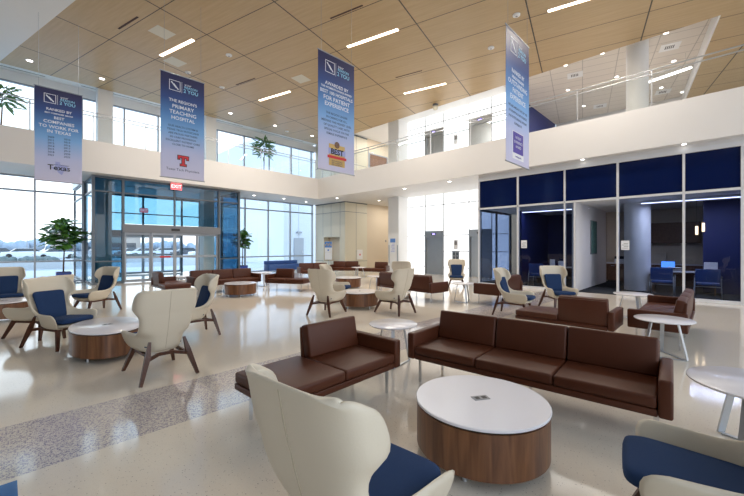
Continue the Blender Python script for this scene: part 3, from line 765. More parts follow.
for px_, py_, lab in ((229, 54.8, 'above and right of the second banner'), (222, 87, 'small, beside the top of the second banner'), (516.5, 14.7, 'above the fourth banner'), (491, 47.5, 'left of the fourth banner'), (188, 72, 'touching the second banner'), (287, 131, 'far, left of the third banner')):
    x, y = at(px_, py_, ZC); inst('sm', smoke, (x, y, ZC), 0, 'white round detector on the timber ceiling, '+lab, 'smoke detector', 'detectors on the timber ceiling')
x, y = at(435.5, 104, ZC); e = empty('security_camera', (x, y, ZC)); b = B(); box(b, -.1, .1, -.1, .1, -.12, 0); mk('mount', b, 'grey_plastic', e)
b = B(); lathe(b, [(.14, -.12), (.14, -.2), (.1, -.28), (.03, -.31)], 20); mk('dome', b, 'panel_cream', e, smooth=True); tag(e, 'boxy camera under the timber ceiling edge left of the upper lifts', 'camera')
for px_, py_, lab in ((162, 32.5, 'above the leftmost linear light, right side'), (175, 62, 'just above the second banner'), (301, 79, 'left of the third banner')):
    x, y = at(px_, py_, ZC); b = B(); box(b, -.3, .3, -.3, .3, -.004, 0); tag(mk('access_panel', b, 'panel_cream', None, (x, y, ZC), CA), 'pale square access panel in the timber ceiling, '+lab, 'access panel', 'access panels')
x0, y0 = at(637.5, 86, 8.6); x1, y1 = at(691.5, 67.3, 8.6)
e = empty('rail_light', (x0, y0, 8.6)); b = B(); bar(b, (0, 0, 0), (x1-x0, y1-y0, 0), .05, .09); mk('diffuser', b, 'lamp_white', e)
b = B(); bar(b, (0, 0, .045), (x1-x0, y1-y0, .045), .04, .10); mk('housing', b, 'white_plastic', e)
b = B(); [cyl(b, ((x1-x0)*t, (y1-y0)*t, .06), ((x1-x0)*t, (y1-y0)*t, .65), .006, seg=6) for t in (.1, .9)]; mk('suspension_wire', b, 'chrome', e)
tag(e, 'bright suspended linear light below the white tile ceiling', 'ceiling light')

# ------------------------------------------------------------------ banners
def banner(x0, x1, y, zt, zb, label, body):
    w = x1-x0; h = zt-zb
    e = empty('hanging_banner', ((x0+x1)/2, y, zb))
    b = B(); box(b, -w/2, w/2, -.003, .003, 0, h); mk('fabric', b, 'banner_print', e)
    for z in (0, h):
        b = B(); cyl(b, (-w/2-.02, 0, z), (w/2+.02, 0, z), .014, seg=10); mk('rod', b, 'alu', e)
    for s in (-1, 1):
        b = B(); cyl(b, (s*w*.42, 0, h), (s*w*.42, 0, ZC-zb), .003, seg=6); mk('cable', b, 'alu', e)
    # logo block: square outline + dividing line + words
    b = B(); q = .25*w; cx, cz = -.19*w, h*.89
    t = .014; a = q/2
    box(b, cx-a, cx+a, -.006, -.003, cz-a, cz-a+t); box(b, cx-a, cx+a, -.006, -.003, cz+a-t, cz+a)
    box(b, cx-a, cx-a+t, -.006, -.003, cz-a, cz+a); box(b, cx+a-t, cx+a, -.006, -.003, cz-a, cz+a)
    a = q*.32
    bar(b, (cx-a, -.0045, cz+a), (cx+a*.4, -.0045, cz-a*.6), .03, .003, side=(0, 0, 1)); bar(b, (cx-a*.3, -.0045, cz+a*.5), (cx+a, -.0045, cz-a), .03, .003, side=(0, 0, 1))
    box(b, -.036*w, -.036*w+.008, -.006, -.003, cz-q*.55, cz+q*.55)
    mk('logo', b, 'txt_white', e)
    text('your', .085*w, .11*w, cz+.095*w, 'txt_white', e)
    text('REASON', .082*w, .18*w, cz+.025*w, 'txt_cyan', e, bold=.001)
    text('2 YOU', .12*w, .18*w, cz-.07*w, 'txt_cyan', e, bold=.002)
    for s, size, zz, m in body:
        text(s, size*w, 0, h*zz, m, e, bold=.0012*w if m != 'txt_navy' else .0008)
    tag(e, label, 'banner', 'blue banners hanging from the timber ceiling')
    return e, w, h
W_ = 'txt_white'
e, w, h = banner(.628, 1.748, 14.8, 6.5, 3.63, 'leftmost blue banner, reading BEST COMPANIES TO WORK FOR IN TEXAS', [('RANKED BY', .10, .775, W_), ('BEST COMPANIES GROUP', .052, .735, W_), ('BEST', .105, .69, W_), ('COMPANIES', .12, .64, W_), ('TO WORK FOR', .12, .588, W_), ('IN TEXAS', .12, .537, W_)])
for c_, yrs in ((-.17, ('2009', '2011', '2012', '2014', '2015', '2018', '2021')), (.17, ('2010', '2013', '2016', '2017', '2019', '2020', '2022'))):
    for i, s in enumerate(yrs): text(s, .07*w, c_*w, h*(.475-.032*i), 'txt_navy', e, bold=.001)
b = B()
pts = [(-.08, .16), (.02, .16), (.02, .09), (.14, .08), (.2, .02), (.19, -.03), (.1, -.09), (.06, -.2), (-.02, -.14), (-.06, -.06), (-.12, -.06), (-.18, .0), (-.08, .0)]
prism(b, [(x*w, z*w) for x, z in pts], .003, .006)
o = mk('state_shape', b, 'txt_lavender', e, (0, 0, h*.155)); o.rotation_euler = (PI/2, 0, 0)
text('Texas', .20*w, .0, h*.15, 'txt_black', e, y=-.009, bold=.003); text('BEST COMPANIES', .042*w, .05*w, h*.183, 'txt_navy', e, y=-.009)
e, w, h = banner(3.0, 4.165, 11.05, 6.5, 3.55, 'second banner from the left, reading PRIMARY TEACHING HOSPITAL', [("THE REGION'S", .10, .745, W_), ('PRIMARY', .125, .69, W_), ('TEACHING', .125, .635, W_), ('HOSPITAL', .12, .58, W_), ('OUR HEALTH SYSTEM &', .064, .50, 'txt_navy'), ('TEXAS TECH PHYSICIANS', .064, .465, 'txt_navy'), ('ARE PROUD PARTNERS', .064, .43, 'txt_navy'), ('IN CARE PROVIDING', .064, .395, 'txt_navy'), ('EXCELLENT PATIENT CARE', .064, .36, 'txt_navy'), ('CLOSE TO HOME', .064, .325, 'txt_navy')])
z0 = h*.165; k = w*.80
def tt(b, g_, yy):
    box(b, -.15*k-g_, .15*k+g_, yy, yy+.003, z0+.13*k-g_, z0+.185*k+g_)
    box(b, -.035*k-g_, .035*k+g_, yy, yy+.003, z0-.12*k-g_, z0+.13*k+g_)
    box(b, -.085*k-g_, .085*k+g_, yy-.0004, yy+.0026, z0-.12*k-g_, z0-.07*k+g_)
    for q in (-1, 1): box(b, q*.125*k-.025*k-g_, q*.125*k+.025*k+g_, yy-.0002, yy+.0028, z0+.075*k-g_, z0+.14*k+g_)
b = B(); tt(b, .018, -.006); mk('emblem_outline', b, 'txt_black', e)
b = B(); tt(b, 0, -.010); mk('emblem', b, 'txt_red', e)
text('Texas Tech Physicians', .085*w, 0, h*.085, 'txt_navy', e)
e, w, h = banner(5.39, 6.605, 7.08, 6.5, 3.535, 'third banner, reading FOR PATIENT EXPERIENCE, with a gold and red BEST badge', [('AWARDED BY', .10, .745, W_), ("THE WOMEN'S CHOICE AWARD", .058, .71, W_), ('BEST 100 HOSPITALS', .098, .67, W_), ('FOR PATIENT', .12, .62, W_), ('EXPERIENCE', .12, .57, W_), ('THE REGION LEADER', .062, .495, 'txt_navy'), ('IN CARING FOR ALL,', .062, .46, 'txt_navy'), ('MEETING THE HIGHEST LEVEL', .062, .425, 'txt_navy'), ('OF QUALITY CARE, WITH', .062, .39, 'txt_navy'), ('SPECIAL FOCUS ON THE', .062, .355, 'txt_navy'), ('FEMALE EXPERIENCE', .062, .32, 'txt_navy')])
b = B(); box(b, -.22*w, .22*w, -.006, -.003, h*.05, h*.235); mk('badge', b, 'txt_gold', e)
b = B(); box(b, -.235*w, .235*w, -.009, -.006, h*.148, h*.198); mk('badge_band', b, 'txt_lavender', e)
b = B(); box(b, -.26*w, .26*w, -.012, -.009, h*.112, h*.135); mk('badge_ribbon', b, 'txt_red', e)
b = B(); lathe(b, [(.07*w, 0), (.07*w, .004)], 20); o = mk('badge_medal', b, 'door_wood', e, (0, -.006, h*.235)); o.rotation_euler = (PI/2, 0, 0)
text('BEST', .165*w, 0, h*.17, 'txt_black', e, y=-.013, bold=.006)
for i in range(3): text('BEST HOSPITALS', .04*w, 0, h*(.09-.016*i), 'txt_navy', e, y=-.009)
e, w, h = banner(7.66, 8.99, 3.33, 6.5, 3.50, 'rightmost banner, reading OUTSTANDING PATIENT EXPERIENCE, with a purple badge', [('RANKED BY', .10, .70, W_), ('HEALTHGRADES', .07, .655, W_), ('OUTSTANDING', .115, .61, W_), ('PATIENT', .12, .555, W_), ('EXPERIENCE', .12, .50, W_), ('WE ARE AMONG THE TOP 10%', .058, .43, 'txt_navy'), ('OF HOSPITALS NATIONWIDE', .058, .39, 'txt_navy'), ('FOR OUTSTANDING PATIENT', .058, .35, 'txt_navy'), ('EXPERIENCE', .058, .31, 'txt_navy')])
b = B(); box(b, -.24*w, .24*w, -.006, -.003, h*.04, h*.25); mk('badge_edge', b, 'paper', e)
b = B(); box(b, -.22*w, .22*w, -.009, -.006, h*.085, h*.245); mk('badge', b, 'txt_purple', e)
for i, s in enumerate(('PATIENT', 'EXPERIENCE', 'AWARD')): text(s, .065*w, 0, h*(.205-.035*i), 'txt_white', e, y=-.011)
text('healthgrades', .05*w, 0, h*.06, 'txt_purple', e, y=-.009)

# ------------------------------------------------------------------ furniture
def sofa(n, arms, backs, name='sofa', sw=.72):
    aw = .095; D = .74; W = n*sw + sum(arms)*aw
    e = empty(name)
    x0 = -W/2; xa = x0+(aw if arms[0] else 0); xb = xa+n*sw
    b = B(); rbox(b, xa, xb, -D/2, D/2, .285, .345, .012, 2); mk('base', b, 'leather', e, smooth=True, auto=45)
    for i in range(n):
        b = B(); rbox(b, xa+i*sw+.003, xa+(i+1)*sw-.003, -D/2-.005, D/2 if i not in backs else D/2-.1, .347, .445, .022, 3); mk('seat_cushion', b, 'leather', e, smooth=True, auto=60)
        if i in backs:
            M = Matrix.Translation((0, D/2-.215, .40)) @ Matrix.Rotation(math.radians(-11), 4, 'X')
            b = B(); rbox(b, xa+i*sw+.004, xa+(i+1)*sw-.004, 0, .12, .045, .39, .024, 3, M); mk('back_cushion', b, 'leather', e, smooth=True, auto=60)
    if backs:
        M = Matrix.Translation((0, D/2-.08, .345)) @ Matrix.Rotation(math.radians(-4), 4, 'X')
        b = B(); rbox(b, xa+min(backs)*sw, xa+(max(backs)+1)*sw, 0, .045, 0, .40, .012, 2, M); mk('backrest', b, 'leather', e, smooth=True, auto=45)
    for k, s in enumerate(arms):
        if s:
            a = x0 if k == 0 else W/2-aw
            b = B(); rbox(b, a+.001, a+aw-.001, -D/2-.01, D/2, .285, .585, .02, 3); mk('arm', b, 'leather', e, smooth=True, auto=60)
    b = B(); 
    for y in (-D/2+.1, D/2-.1): box(b, x0+.1, W/2-.1, y-.012, y+.012, .262, .285)
    for x in (x0+.112, W/2-.112): box(b, x-.012, x+.012, -D/2+.11, D/2-.11, .262, .285)
    mk('underframe', b, 'chrome', e)
    for x in (x0+.112, W/2-.112) + ((x0+W/2,) if n > 2 else ()):
        for y in (-D/2+.1, D/2-.1):
            b = B(); box(b, x-.012, x+.012, y-.012, y+.012, 0, .262); mk('leg', b, 'chrome', e)
    return e
S3 = lambda: sofa(3, (1, 1), (0, 1, 2), sw=.74)
BR = lambda: sofa(2, (0, 1), (1,), 'bench_sofa')
BL = lambda: sofa(2, (1, 0), (0,), 'bench_sofa')
S2 = lambda: sofa(2, (1, 1), (0, 1), 'sofa')
R = math.radians
gs = 'brown leather three-seat sofas'; gb = 'brown leather benches with one backrest'
inst('s3', S3, (3.78, 1.46, 0), R(-86), 'large brown leather three-seat sofa in the foreground, right of centre', 'sofa', gs)
inst('br', BR, (2.25, 2.85, 0), R(1.5), 'brown leather bench with one backrest and arm in the foreground, left of the large sofa', 'bench', gb)
inst('bl', BL, (6.9, 1.9, 0), R(90), 'brown bench with one backrest, its back turned, right behind the foreground three-seat sofa', 'bench', gb)
inst('s3', S3, (8.32, .68, 0), R(180), 'brown sofa standing end-on behind the right-hand side table, near the office glass', 'sofa', gs)
inst('s3', S3, (5.55, 12.75, 0), 0, 'brown three-seat sofa in front of the right entrance doors', 'sofa', gs)
inst('br', BR, (3.75, 12.75, 0), R(90), 'brown bench with a pale window sheen, left of the sofa by the entrance', 'bench', gb)
inst('br2', lambda: sofa(2, (1, 0), (0,), 'bench_sofa'), (7.3, 11.35, 0), R(-62), 'brown bench with an open right end, mid-distance, left of the back-turned wing chairs', 'bench', gb)
inst('s2', S2, (13.4, 15.1, 0), R(-50), 'brown two-seat sofa far back under the easel sign', 'sofa', 'brown two-seat sofas')
inst('s2', S2, (10.9, 14.6, 0), R(-20), 'small brown sofa far back, mostly behind the left wing chairs', 'sofa', 'brown two-seat sofas')
inst('br', BR, (13.9, 13.3, 0), R(-65), 'brown bench with a grey-looking backrest far back, left of the white pillar', 'bench', gb)
inst('s3', S3, (8.85, 6.9, 0), R(83), 'long brown sofa seen from behind, in front of the left lift', 'sofa', gs)
inst('s2', S2, (10.0, 4.55, 0), R(180), 'brown sofa end-on beyond the small side table, before the right lift', 'sofa', 'brown two-seat sofas')
e = empty('window_bench', (12.4, 19.9, 0)); b = B(); rbox(b, -1.2, 1.2, -.32, .32, .12, .5, .03, 2); mk('seat', b, 'blue_vinyl', e, smooth=True, auto=50)
b = B(); rbox(b, -1.2, 1.2, .2, .34, .5, .72, .03, 2); mk('backrest', b, 'blue_vinyl', e, smooth=True, auto=50)
for x in (-1.05, 1.05):
    for y in (-.25, .25): b = B(); box(b, x-.02, x+.02, y-.02, y+.02, 0, .12); mk('leg', b, 'chrome', e)
tag(e, 'low blue bench against the far window wall', 'bench')

def drum(sx, sy):
    e = empty('coffee_table')
    b = B(); lathe(b, [(.985, .075), (.985, .385)], 96, sx, sy); mk('drum', b, 'walnut', e, smooth=True, auto=40)
    b = B(); lathe(b, [(.955, .385), (.955, .398)], 64, sx, sy); mk('shadow_gap', b, 'black_gap', e)
    b = B(); lathe(b, [(.985, .398), (1.0, .403), (1.0, .415), (.99, .42)], 96, sx, sy); mk('tabletop', b, 'table_white', e, smooth=True, auto=40)
    b = B(); box(b, -.065, .065, -.035, .035, .42, .424); o = mk('power_outlet', b, 'grey_plastic', e)
    b = B(); box(b, -.045, -.012, -.018, .018, .424, .426); box(b, .012, .045, -.018, .018, .424, .426); mk('socket', b, 'black_plastic', o)
    for i in range(4):
        t = PI/4+i*PI/2; b = B(); cyl(b, (.8*sx*math.cos(t), .8*sy*math.sin(t), 0), (.8*sx*math.cos(t), .8*sy*math.sin(t), .08), .018, seg=12); mk('foot', b, 'steel_leg', e, smooth=True, auto=40)
    return e
CT = 'white topped walnut drum coffee tables'
D1 = lambda: drum(.5, .5)
inst('d1', D1, (2.585, 1.325, 0), R(-33), 'large round walnut drum coffee table with white top in the foreground', 'coffee table', CT)
inst('d2', lambda: drum(.46, .70), (1.09, 6.66, 0), R(-4), 'oval walnut coffee table with white top among the wing chairs on the left', 'coffee table', CT)
inst('d1', D1, (.0, 11.25, 0), 0, 'walnut drum coffee table cut by the left edge of the photo', 'coffee table', CT)
inst('d1', D1, (5.4, 11.25, 0), R(20), 'walnut drum coffee table before the sofa by the entrance', 'coffee table', CT)
inst('d1', D1, (6.6, 6.85, 0), R(40), 'walnut drum coffee table between the two back-turned wing chairs in mid-room', 'coffee table', CT)
inst('d1', D1, (9.3, 10.3, 0), R(10), 'walnut drum coffee table farthest back, over the mid-room wing chairs', 'coffee table', CT)

def side_table():
    e = empty('side_table'); r = .33
    b = B(); lathe(b, [(r-.012, .527), (r, .535), (r, .545), (r-.006, .55)], 64); mk('tabletop', b, 'table_white', e, smooth=True, auto=40)
    b = B(); lathe(b, [(.18, .519), (.18, .527)], 24); mk('mounting_plate', b, 'steel_leg', e)
    P = []
    for i in range(3):
        t = R(90+120*i); c_, s_ = math.cos(t), math.sin(t)
        b = B(); bar(b, (.16*c_, .16*s_, .52), (.26*c_, .26*s_, .012), .045, .012, side=(-s_, c_, 0)); mk('leg', b, 'steel_leg', e); P.append((.25*c_, .25*s_, .008))
    b = B(); 
    for i in (0, 1): bar(b, P[i], P[i+1], .012, .03)
    mk('floor_bar', b, 'steel_leg', e)
    return e
ST = 'round white side tables on metal legs'
for (x, y, s, a, lab) in ((3.72, 3.20, 1.0, 10, 'small round white side table between the foreground bench and large sofa'), (6.72, .56, 1.08, 40, 'round white side table right of the bench whose back is turned'), (4.02, -.24, 1.3, 70, 'large white side table cut by the right edge of the photo'),
                          (9.28, 5.3, 1.0, 20, 'round white side table before the wing chair by the lifts'), (9.85, 1.36, 1.12, 0, 'white side table directly before the open office doorway'), (4.35, 13.75, 1.0, 0, 'white side table behind the bench with a pale sheen'),
                          (9.3, 8.85, .9, 30, 'small white side table left of the long back-turned sofa'), (12.75, 13.3, 1.2, 0, 'white side table far back between two brown sofas'), (7.35, 13.45, 1.3, 50, 'wide white side table between the entrance sofa and the open ended bench')):
    o = inst('st', side_table, (x, y, 0), R(a), lab, 'side table', ST); o.scale = (s, s, 1)

# wing chair -------------------------------------------------------
def wing_chair():
    e = empty('wing_chair')
    # rows: z, yback, halfwidth, forward, edge lift, flare
    rows = [(1.085, .452, .285, .045, -.02, 0), (1.082, .455, .305, .10, -.035, 0), (1.066, .45, .318, .145, -.035, 0), (1.03, .442, .325, .18, -.02, .0), (.95, .428, .333, .20, 0, 0), (.88, .412, .336, .20, 0, .005), (.835, .40, .328, .18, 0, .005), (.80, .388, .298, .125, 0, 0),
            (.75, .378, .280, .095, .0, 0), (.68, .358, .275, .085, 0, 0), (.61, .338, .272, .12, -.015, 0), (.565, .325, .270, .20, -.025, .01), (.535, .315, .26, .34, -.01, .035), (.51, .305, .262, .50, .035, .065), (.48, .295, .262, .60, .07, .075), (.435, .28, .26, .625, .05, .06), (.395, .265, .258, .60, 0, .03), (.355, .248, .25, .56, -.01, .01), (.322, .225, .225, .50, -.01, 0), (.308, .17, .17, .42, -.005, 0), (.294, .10, .11, .30, 0, 0), (.288, .04, .05, .15, 0, 0)]
    b = B(); nu = 20; G = []
    for (z, yb, w, s, zl, fl) in rows:
        row = []
        for i in range(nu+1):
            a = -1+2*i/nu; ph = a*PI/2
            ne = .52 if z > .6 else .62
            ca = 1-abs(math.cos(ph))**ne; x = w*math.copysign(abs(math.sin(ph))**ne, ph) + fl*math.copysign(ca**1.5, a); y = yb-s*ca
            row.append(b.verts.new((x, y, z+zl*ca**2)))
        G.append(row)
    for r0, r1 in zip(G, G[1:]):
        for i in range(nu): b.faces.new((r0[i], r0[i+1], r1[i+1], r1[i]))
    o = mk('shell', b, ['leather_cream'], e, smooth=True)
    m = o.modifiers.new('s', 'SOLIDIFY'); m.thickness = .034; m.offset = 0
    m = o.modifiers.new('v', 'SUBSURF'); m.levels = 1; m.render_levels = 1
    # seat pan closing the front
    b = B(); n = 28; prof = [(.60, .31), (.92, .325), (1.0, .35), (.97, .372), (.5, .375)]
    rings = []
    for k, z in prof:
        rings.append([b.verts.new((.255*k*math.copysign(abs(math.cos(t))**.7, math.cos(t)), -.055+.29*k*math.copysign(abs(math.sin(t))**.7, math.sin(t)), z)) for t in [2*PI*i/n for i in range(n)]])
    for r0, r1 in zip(rings, rings[1:]):
        for i in range(n): b.faces.new((r0[i], r0[(i+1) % n], r1[(i+1) % n], r1[i]))
    b.faces.new(rings[0][::-1]); b.faces.new(rings[-1])
    mk('seat_pan', b, 'leather_cream', e, smooth=True, auto=50)
    # stitched seams on the back
    b = B()
    for (z, yb, *_), (z2, yb2, *_2) in zip(rows[2:17], rows[3:18]): bar(b, (0, yb+.018, z), (0, yb2+.018, z2), .004, .005, side=(1, 0, 0))
    mk('seam', b, 'cream_piping', e)
    # seat cushion
    def pad(name, W, L_, T, M, taper=1.0, k=.5):
        b = B(); n = 36; prof = [(.90, 0), (.985, .15), (1.0, .5), (.985, .82), (.90, 1.0), (.5, 1.04)]
        rings = []
        for kk, t_ in prof:
            ring = []
            for i in range(n):
                t = 2*PI*i/n; cx = math.copysign(abs(math.cos(t))**k, math.cos(t)); cy = math.copysign(abs(math.sin(t))**k, math.sin(t))
                x = W/2*cx*kk*(1-(1-taper)*(cy+1)/2); y = L_/2*cy*kk
                ring.append(b.verts.new(M @ Vector((x, y, T*t_))))
            rings.append(ring)
        for r0, r1 in zip(rings, rings[1:]):
            for i in range(n): b.faces.new((r0[i], r0[(i+1) % n], r1[(i+1) % n], r1[i]))
        b.faces.new(rings[0][::-1]); b.faces.new(rings[-1])
        return mk(name, b, 'blue_fabric', e, smooth=True, auto=60)
    pad('seat_cushion', .52, .64, .08, Matrix.Translation((0, -.08, .380)) @ Matrix.Rotation(R(-3), 4, 'X'), .86, .36)
    # back cushion: local y up the back
    zb, yb = .42, .205; zt, yt = .86, .355
    ang = math.atan2(zt-zb, yt-yb)
    M = Matrix.Translation((0, (yb+yt)/2, (zb+zt)/2)) @ Matrix.Rotation(ang, 4, 'X')
    pad('back_cushion', .37, .48, .04, M, 1.24, .2)
    # legs
    for s in (-1, 1):
        b = B(); bar(b, (s*.19, .33, .47), (s*.225, .37, .30), .026, .022, .058, .048, side=(1, 0, 0)); bar(b, (s*.225, .37, .30), (s*.315, .44, 0), .058, .048, .034, .030, side=(1, 0, 0)); mk('leg', b, 'walnut_leg', e)
        b = B(); bar(b, (s*.21, -.22, .31), (s*.30, -.35, 0), .058, .048, .034, .030, side=(1, 0, 0)); mk('leg', b, 'walnut_leg', e)
        b = B(); bar(b, (s*.235, .375, .265), (s*.19, .22, .288), .04, .03); bar(b, (s*.19, .22, .288), (s*.205, -.19, .285), .035, .03); mk('side_rail', b, 'walnut_leg', e)
    b = B(); bar(b, (-.235, .375, .265), (-.08, .27, .288), .036, .03); bar(b, (-.08, .27, .288), (.08, .27, .288), .036, .03); bar(b, (.08, .27, .288), (.235, .375, .265), .036, .03)
    bar(b, (-.205, -.19, .288), (.205, -.19, .288), .03, .03); mk('cross_rail', b, 'walnut_leg', e)
    return e
GW = 'cream leather wing chairs with blue cushions'
def wc(x, y, face, lab):   # face = heading (deg, world) the chair looks towards
    return inst('wc', wing_chair, (x, y, 0), R(face+90), 'cream wing chair '+lab, 'chair', GW)
wc(1.18, 1.215, 4, 'largest in the foreground, seen from behind, cut by the bottom edge')
wc(2.47, -.01, 99, 'at the bottom right corner, blue seat towards the foreground drum table')
wc(1.375, 5.16, 92, 'with its back squarely to us beside the oval table')
wc(.66, 7.67, -62, 'facing us with a navy cushion, left of the oval table')
wc(.42, 8.80, 125, 'mostly hidden behind the one left of the oval table')
wc(.05, 12.4, -85, 'at the left edge of the photo behind the cut-off drum table')
wc(1.54, 11.02, -155, 'in profile facing left, in front of the entrance vestibule')
wc(2.28, 6.79, 180, 'in profile facing left, right of the oval table')
wc(5.42, 6.72, 20, 'with its back to us, left of the mid-room drum table')
wc(6.61, 5.68, 90, 'with its back to us, right of the mid-room drum table')
wc(6.75, 7.98, -55, 'half hidden behind the left mid-room one, blue seat showing')
wc(10.1, 8.3, 40, 'far back, only its head above the right mid-room one')
wc(12.6, 7.5, -150, 'far back facing us before the lifts, slanting blue cushion')
wc(8.33, 3.38, -84, 'in profile facing right, left of the pair before the offices')
wc(9.97, 2.93, -135, 'facing us, bright blue cushion, right of the pair before the offices')

# easel sign
e = empty('easel_sign', (14.9, 18.45, 0), R(-75))
b = B(); box(b, -.30, .30, -.02, 0, 1.25, 1.95); mk('poster', b, 'paper', e)
b = B(); box(b, -.29, .29, -.024, -.02, 1.55, 1.94); mk('picture', b, 'paper_blue', e)
b = B(); [lathe(b, [(.05, 0), (.05, .003)], 10, 1, 1, -.22+.11*i, (.05 if i % 2 else -.04)) for i in range(5)]; o = mk('picture_marks', b, 'txt_gold', e, (0, -.024, 1.75)); o.rotation_euler = (PI/2, 0, 0)
b = B(); box(b, -.06, .06, -.024, -.02, 1.33, 1.43); mk('logo', b, 'paper_blue', e)
b = B(); box(b, -.28, .28, -.02, .02, .75, 1.24); mk('lower_panel', b, 'paper', e)
b = B(); cyl(b, (0, .03, 0.02), (0, .03, 1.9), .015, seg=8); mk('pole', b, 'chrome', e)
b = B(); lathe(b, [(.2, 0), (.2, .02)], 24); mk('base', b, 'alu_dark', e)
tag(e, 'standing sign with a blue and gold picture before the cream corner panels', 'sign')
# tall mirror/steel cabinet by second bay (reflection of lift) left to light

# ------------------------------------------------------------------ potted plants
def leafy(name, loc, pot_w, pot_h, H, R_, zc, n, size, label, m='leaf', aspect=.75, vert=1.0):
    e = empty(name, loc)
    if pot_h:
        b = B(); w0, w1 = pot_w*.38, pot_w*.5
        v0 = [b.verts.new((sx*w0, sy*w0, 0)) for sx, sy in ((-1, -1), (1, -1), (1, 1), (-1, 1))]; v1 = [b.verts.new((sx*w1, sy*w1, pot_h)) for sx, sy in ((-1, -1), (1, -1), (1, 1), (-1, 1))]
        for i in range(4): b.faces.new((v0[i], v0[(i+1) % 4], v1[(i+1) % 4], v1[i]))
        b.faces.new(v0[::-1]); b.faces.new(v1); bmesh.ops.bevel(b, geom=b.edges[:], offset=.015, segments=2, affect='EDGES'); mk('pot', b, 'pot_blue', e)
        b = B(); box(b, -w1*.9, w1*.9, -w1*.9, w1*.9, pot_h-.01, pot_h+.012); mk('soil', b, 'soil', e)
    b = B(); rnd = random.Random(hash(label) % 1000 if False else len(label))
    cyl(b, (0, 0, pot_h), (.04, .02, zc-.2), .03, .022, 10)
    tips = []
    for i in range(14):
        t = rnd.uniform(0, 2*PI); ph = rnd.uniform(-.5, 1.2); q = rnd.uniform(.5, .85)
        p = Vector((R_*q*math.cos(t)*math.cos(ph), R_*q*math.sin(t)*math.cos(ph), zc+vert*R_*q*math.sin(ph)))
        st = Vector((.03, .02, zc-.25+.02*i)); cyl(b, st, p, .012, .006, 6); tips.append(p)
    mk('trunk', b, 'bark', e, smooth=True)
    b = B()
    for i in range(n):
        t = rnd.uniform(0, 2*PI); sp = rnd.uniform(-.75, 1); cp = math.sqrt(max(0, 1-sp*sp)); q = rnd.uniform(.45, 1)
        base = Vector((R_*q*cp*math.cos(t), R_*q*cp*math.sin(t), zc+vert*R_*q*sp))
        d = Vector((math.cos(t)*cp, math.sin(t)*cp, rnd.uniform(-.5, .5))).normalized(); side = d.cross(Vector((rnd.uniform(-.4, .4), rnd.uniform(-.4, .4), 1))).normalized(); nn = side.cross(d)
        L_ = size*rnd.uniform(.75, 1.2)
        left, mid, right = [], [], []
        for k in range(6):
            f = k/5; ww = aspect*L_*.5*math.sin(PI*min(1, f*.92+.06))**.7
            c = base+d*(f-.3)*L_ - nn*(.10*L_*f*f)
            left.append(b.verts.new(c-side*ww+nn*.06*L_)); mid.append(b.verts.new(c)); right.append(b.verts.new(c+side*ww+nn*.06*L_))
        for k in range(5):
            b.faces.new((left[k], mid[k], mid[k+1], left[k+1])); b.faces.new((mid[k], right[k], right[k+1], mid[k+1]))
    o = mk('foliage', b, m, e, smooth=True)
    md = o.modifiers.new('s', 'SOLIDIFY'); md.thickness = .004
    tag(e, label, 'plant'); return e
leafy('potted_fig_tree', (1.75, 20.1, 0), .52, .52, 2.9, .66, 2.02, 190, .34, 'broad-leaved fig tree in a blue pot at the left window', vert=1.15)
leafy('potted_fig_tree', (9.75, 20.1, 0), .50, .50, 2.7, .45, 1.95, 130, .32, 'broad-leaved fig tree in a blue pot right of the entrance', vert=1.5)
leafy('potted_palm', (11.2, 20.2, ZT), .45, .42, 2.6, .62, 1.75, 150, .42, 'green potted plant on the balcony behind the glass railing', 'leaf_light', .2, 1.2)
leafy('potted_palm', (-.1, 20.2, ZT), .45, .42, 2.4, .62, 1.55, 110, .36, 'green potted plant on the balcony at the left edge of the photo', 'leaf_light', .3, 1.0)

# ------------------------------------------------------------------ outside
b = B(); box(b, -140, 160, 24.65, 200, -.14, -.05); struct('ground', b, 'asphalt', label='pale paved parking lot outside', cat='ground')
b = B(); box(b, -60, 60, 21.1, 24.64, -.14, -.03)
b.free(); b = B(); box(b, -60, -9.01, 21.1, 24.64, -.14, -.05); box(b, 21.6, 60, 21.1, 24.64, -.14, -.05); struct('ground_walk', b, 'concrete', label='concrete walk along the building outside', cat='ground')
b = B(); box(b, -30, 30, 24.66, 33, -.05, -.02); struct('ground_path', b, 'concrete', label='pale concrete forecourt outside the doors', cat='ground')
def planter_bed(x0, x1, y0, y1, h, lab):
    e = empty('planter_bed', ((x0+x1)/2, (y0+y1)/2, -.05)); w, d = (x1-x0)/2, (y1-y0)/2
    b = B(); box(b, -w, w, -d, d, 0, .5); mk('kerb_wall', b, 'concrete', e)
    b = B(); rnd = random.Random(3)
    for i in range(int(w*16)):
        x = -w+.3+(2*w-.6)*rnd.random(); y = -d+.3+(2*d-.6)*rnd.random(); r = rnd.uniform(.2, .34)
        bmesh.ops.create_icosphere(b, subdivisions=2, radius=r, matrix=Matrix.Translation((x, y, .5+h*.3*rnd.random())))
    o = mk('shrubs', b, 'hedge', e, smooth=True); o['kind'] = 'stuff'
    tag(e, lab, 'planter', 'planting beds outside')
planter_bed(-1.5, 3.2, 36, 38.5, .6, 'low walled planting bed outside the left window')
planter_bed(4.5, 12, 44, 46, .6, 'low walled planting bed outside the entrance doors')
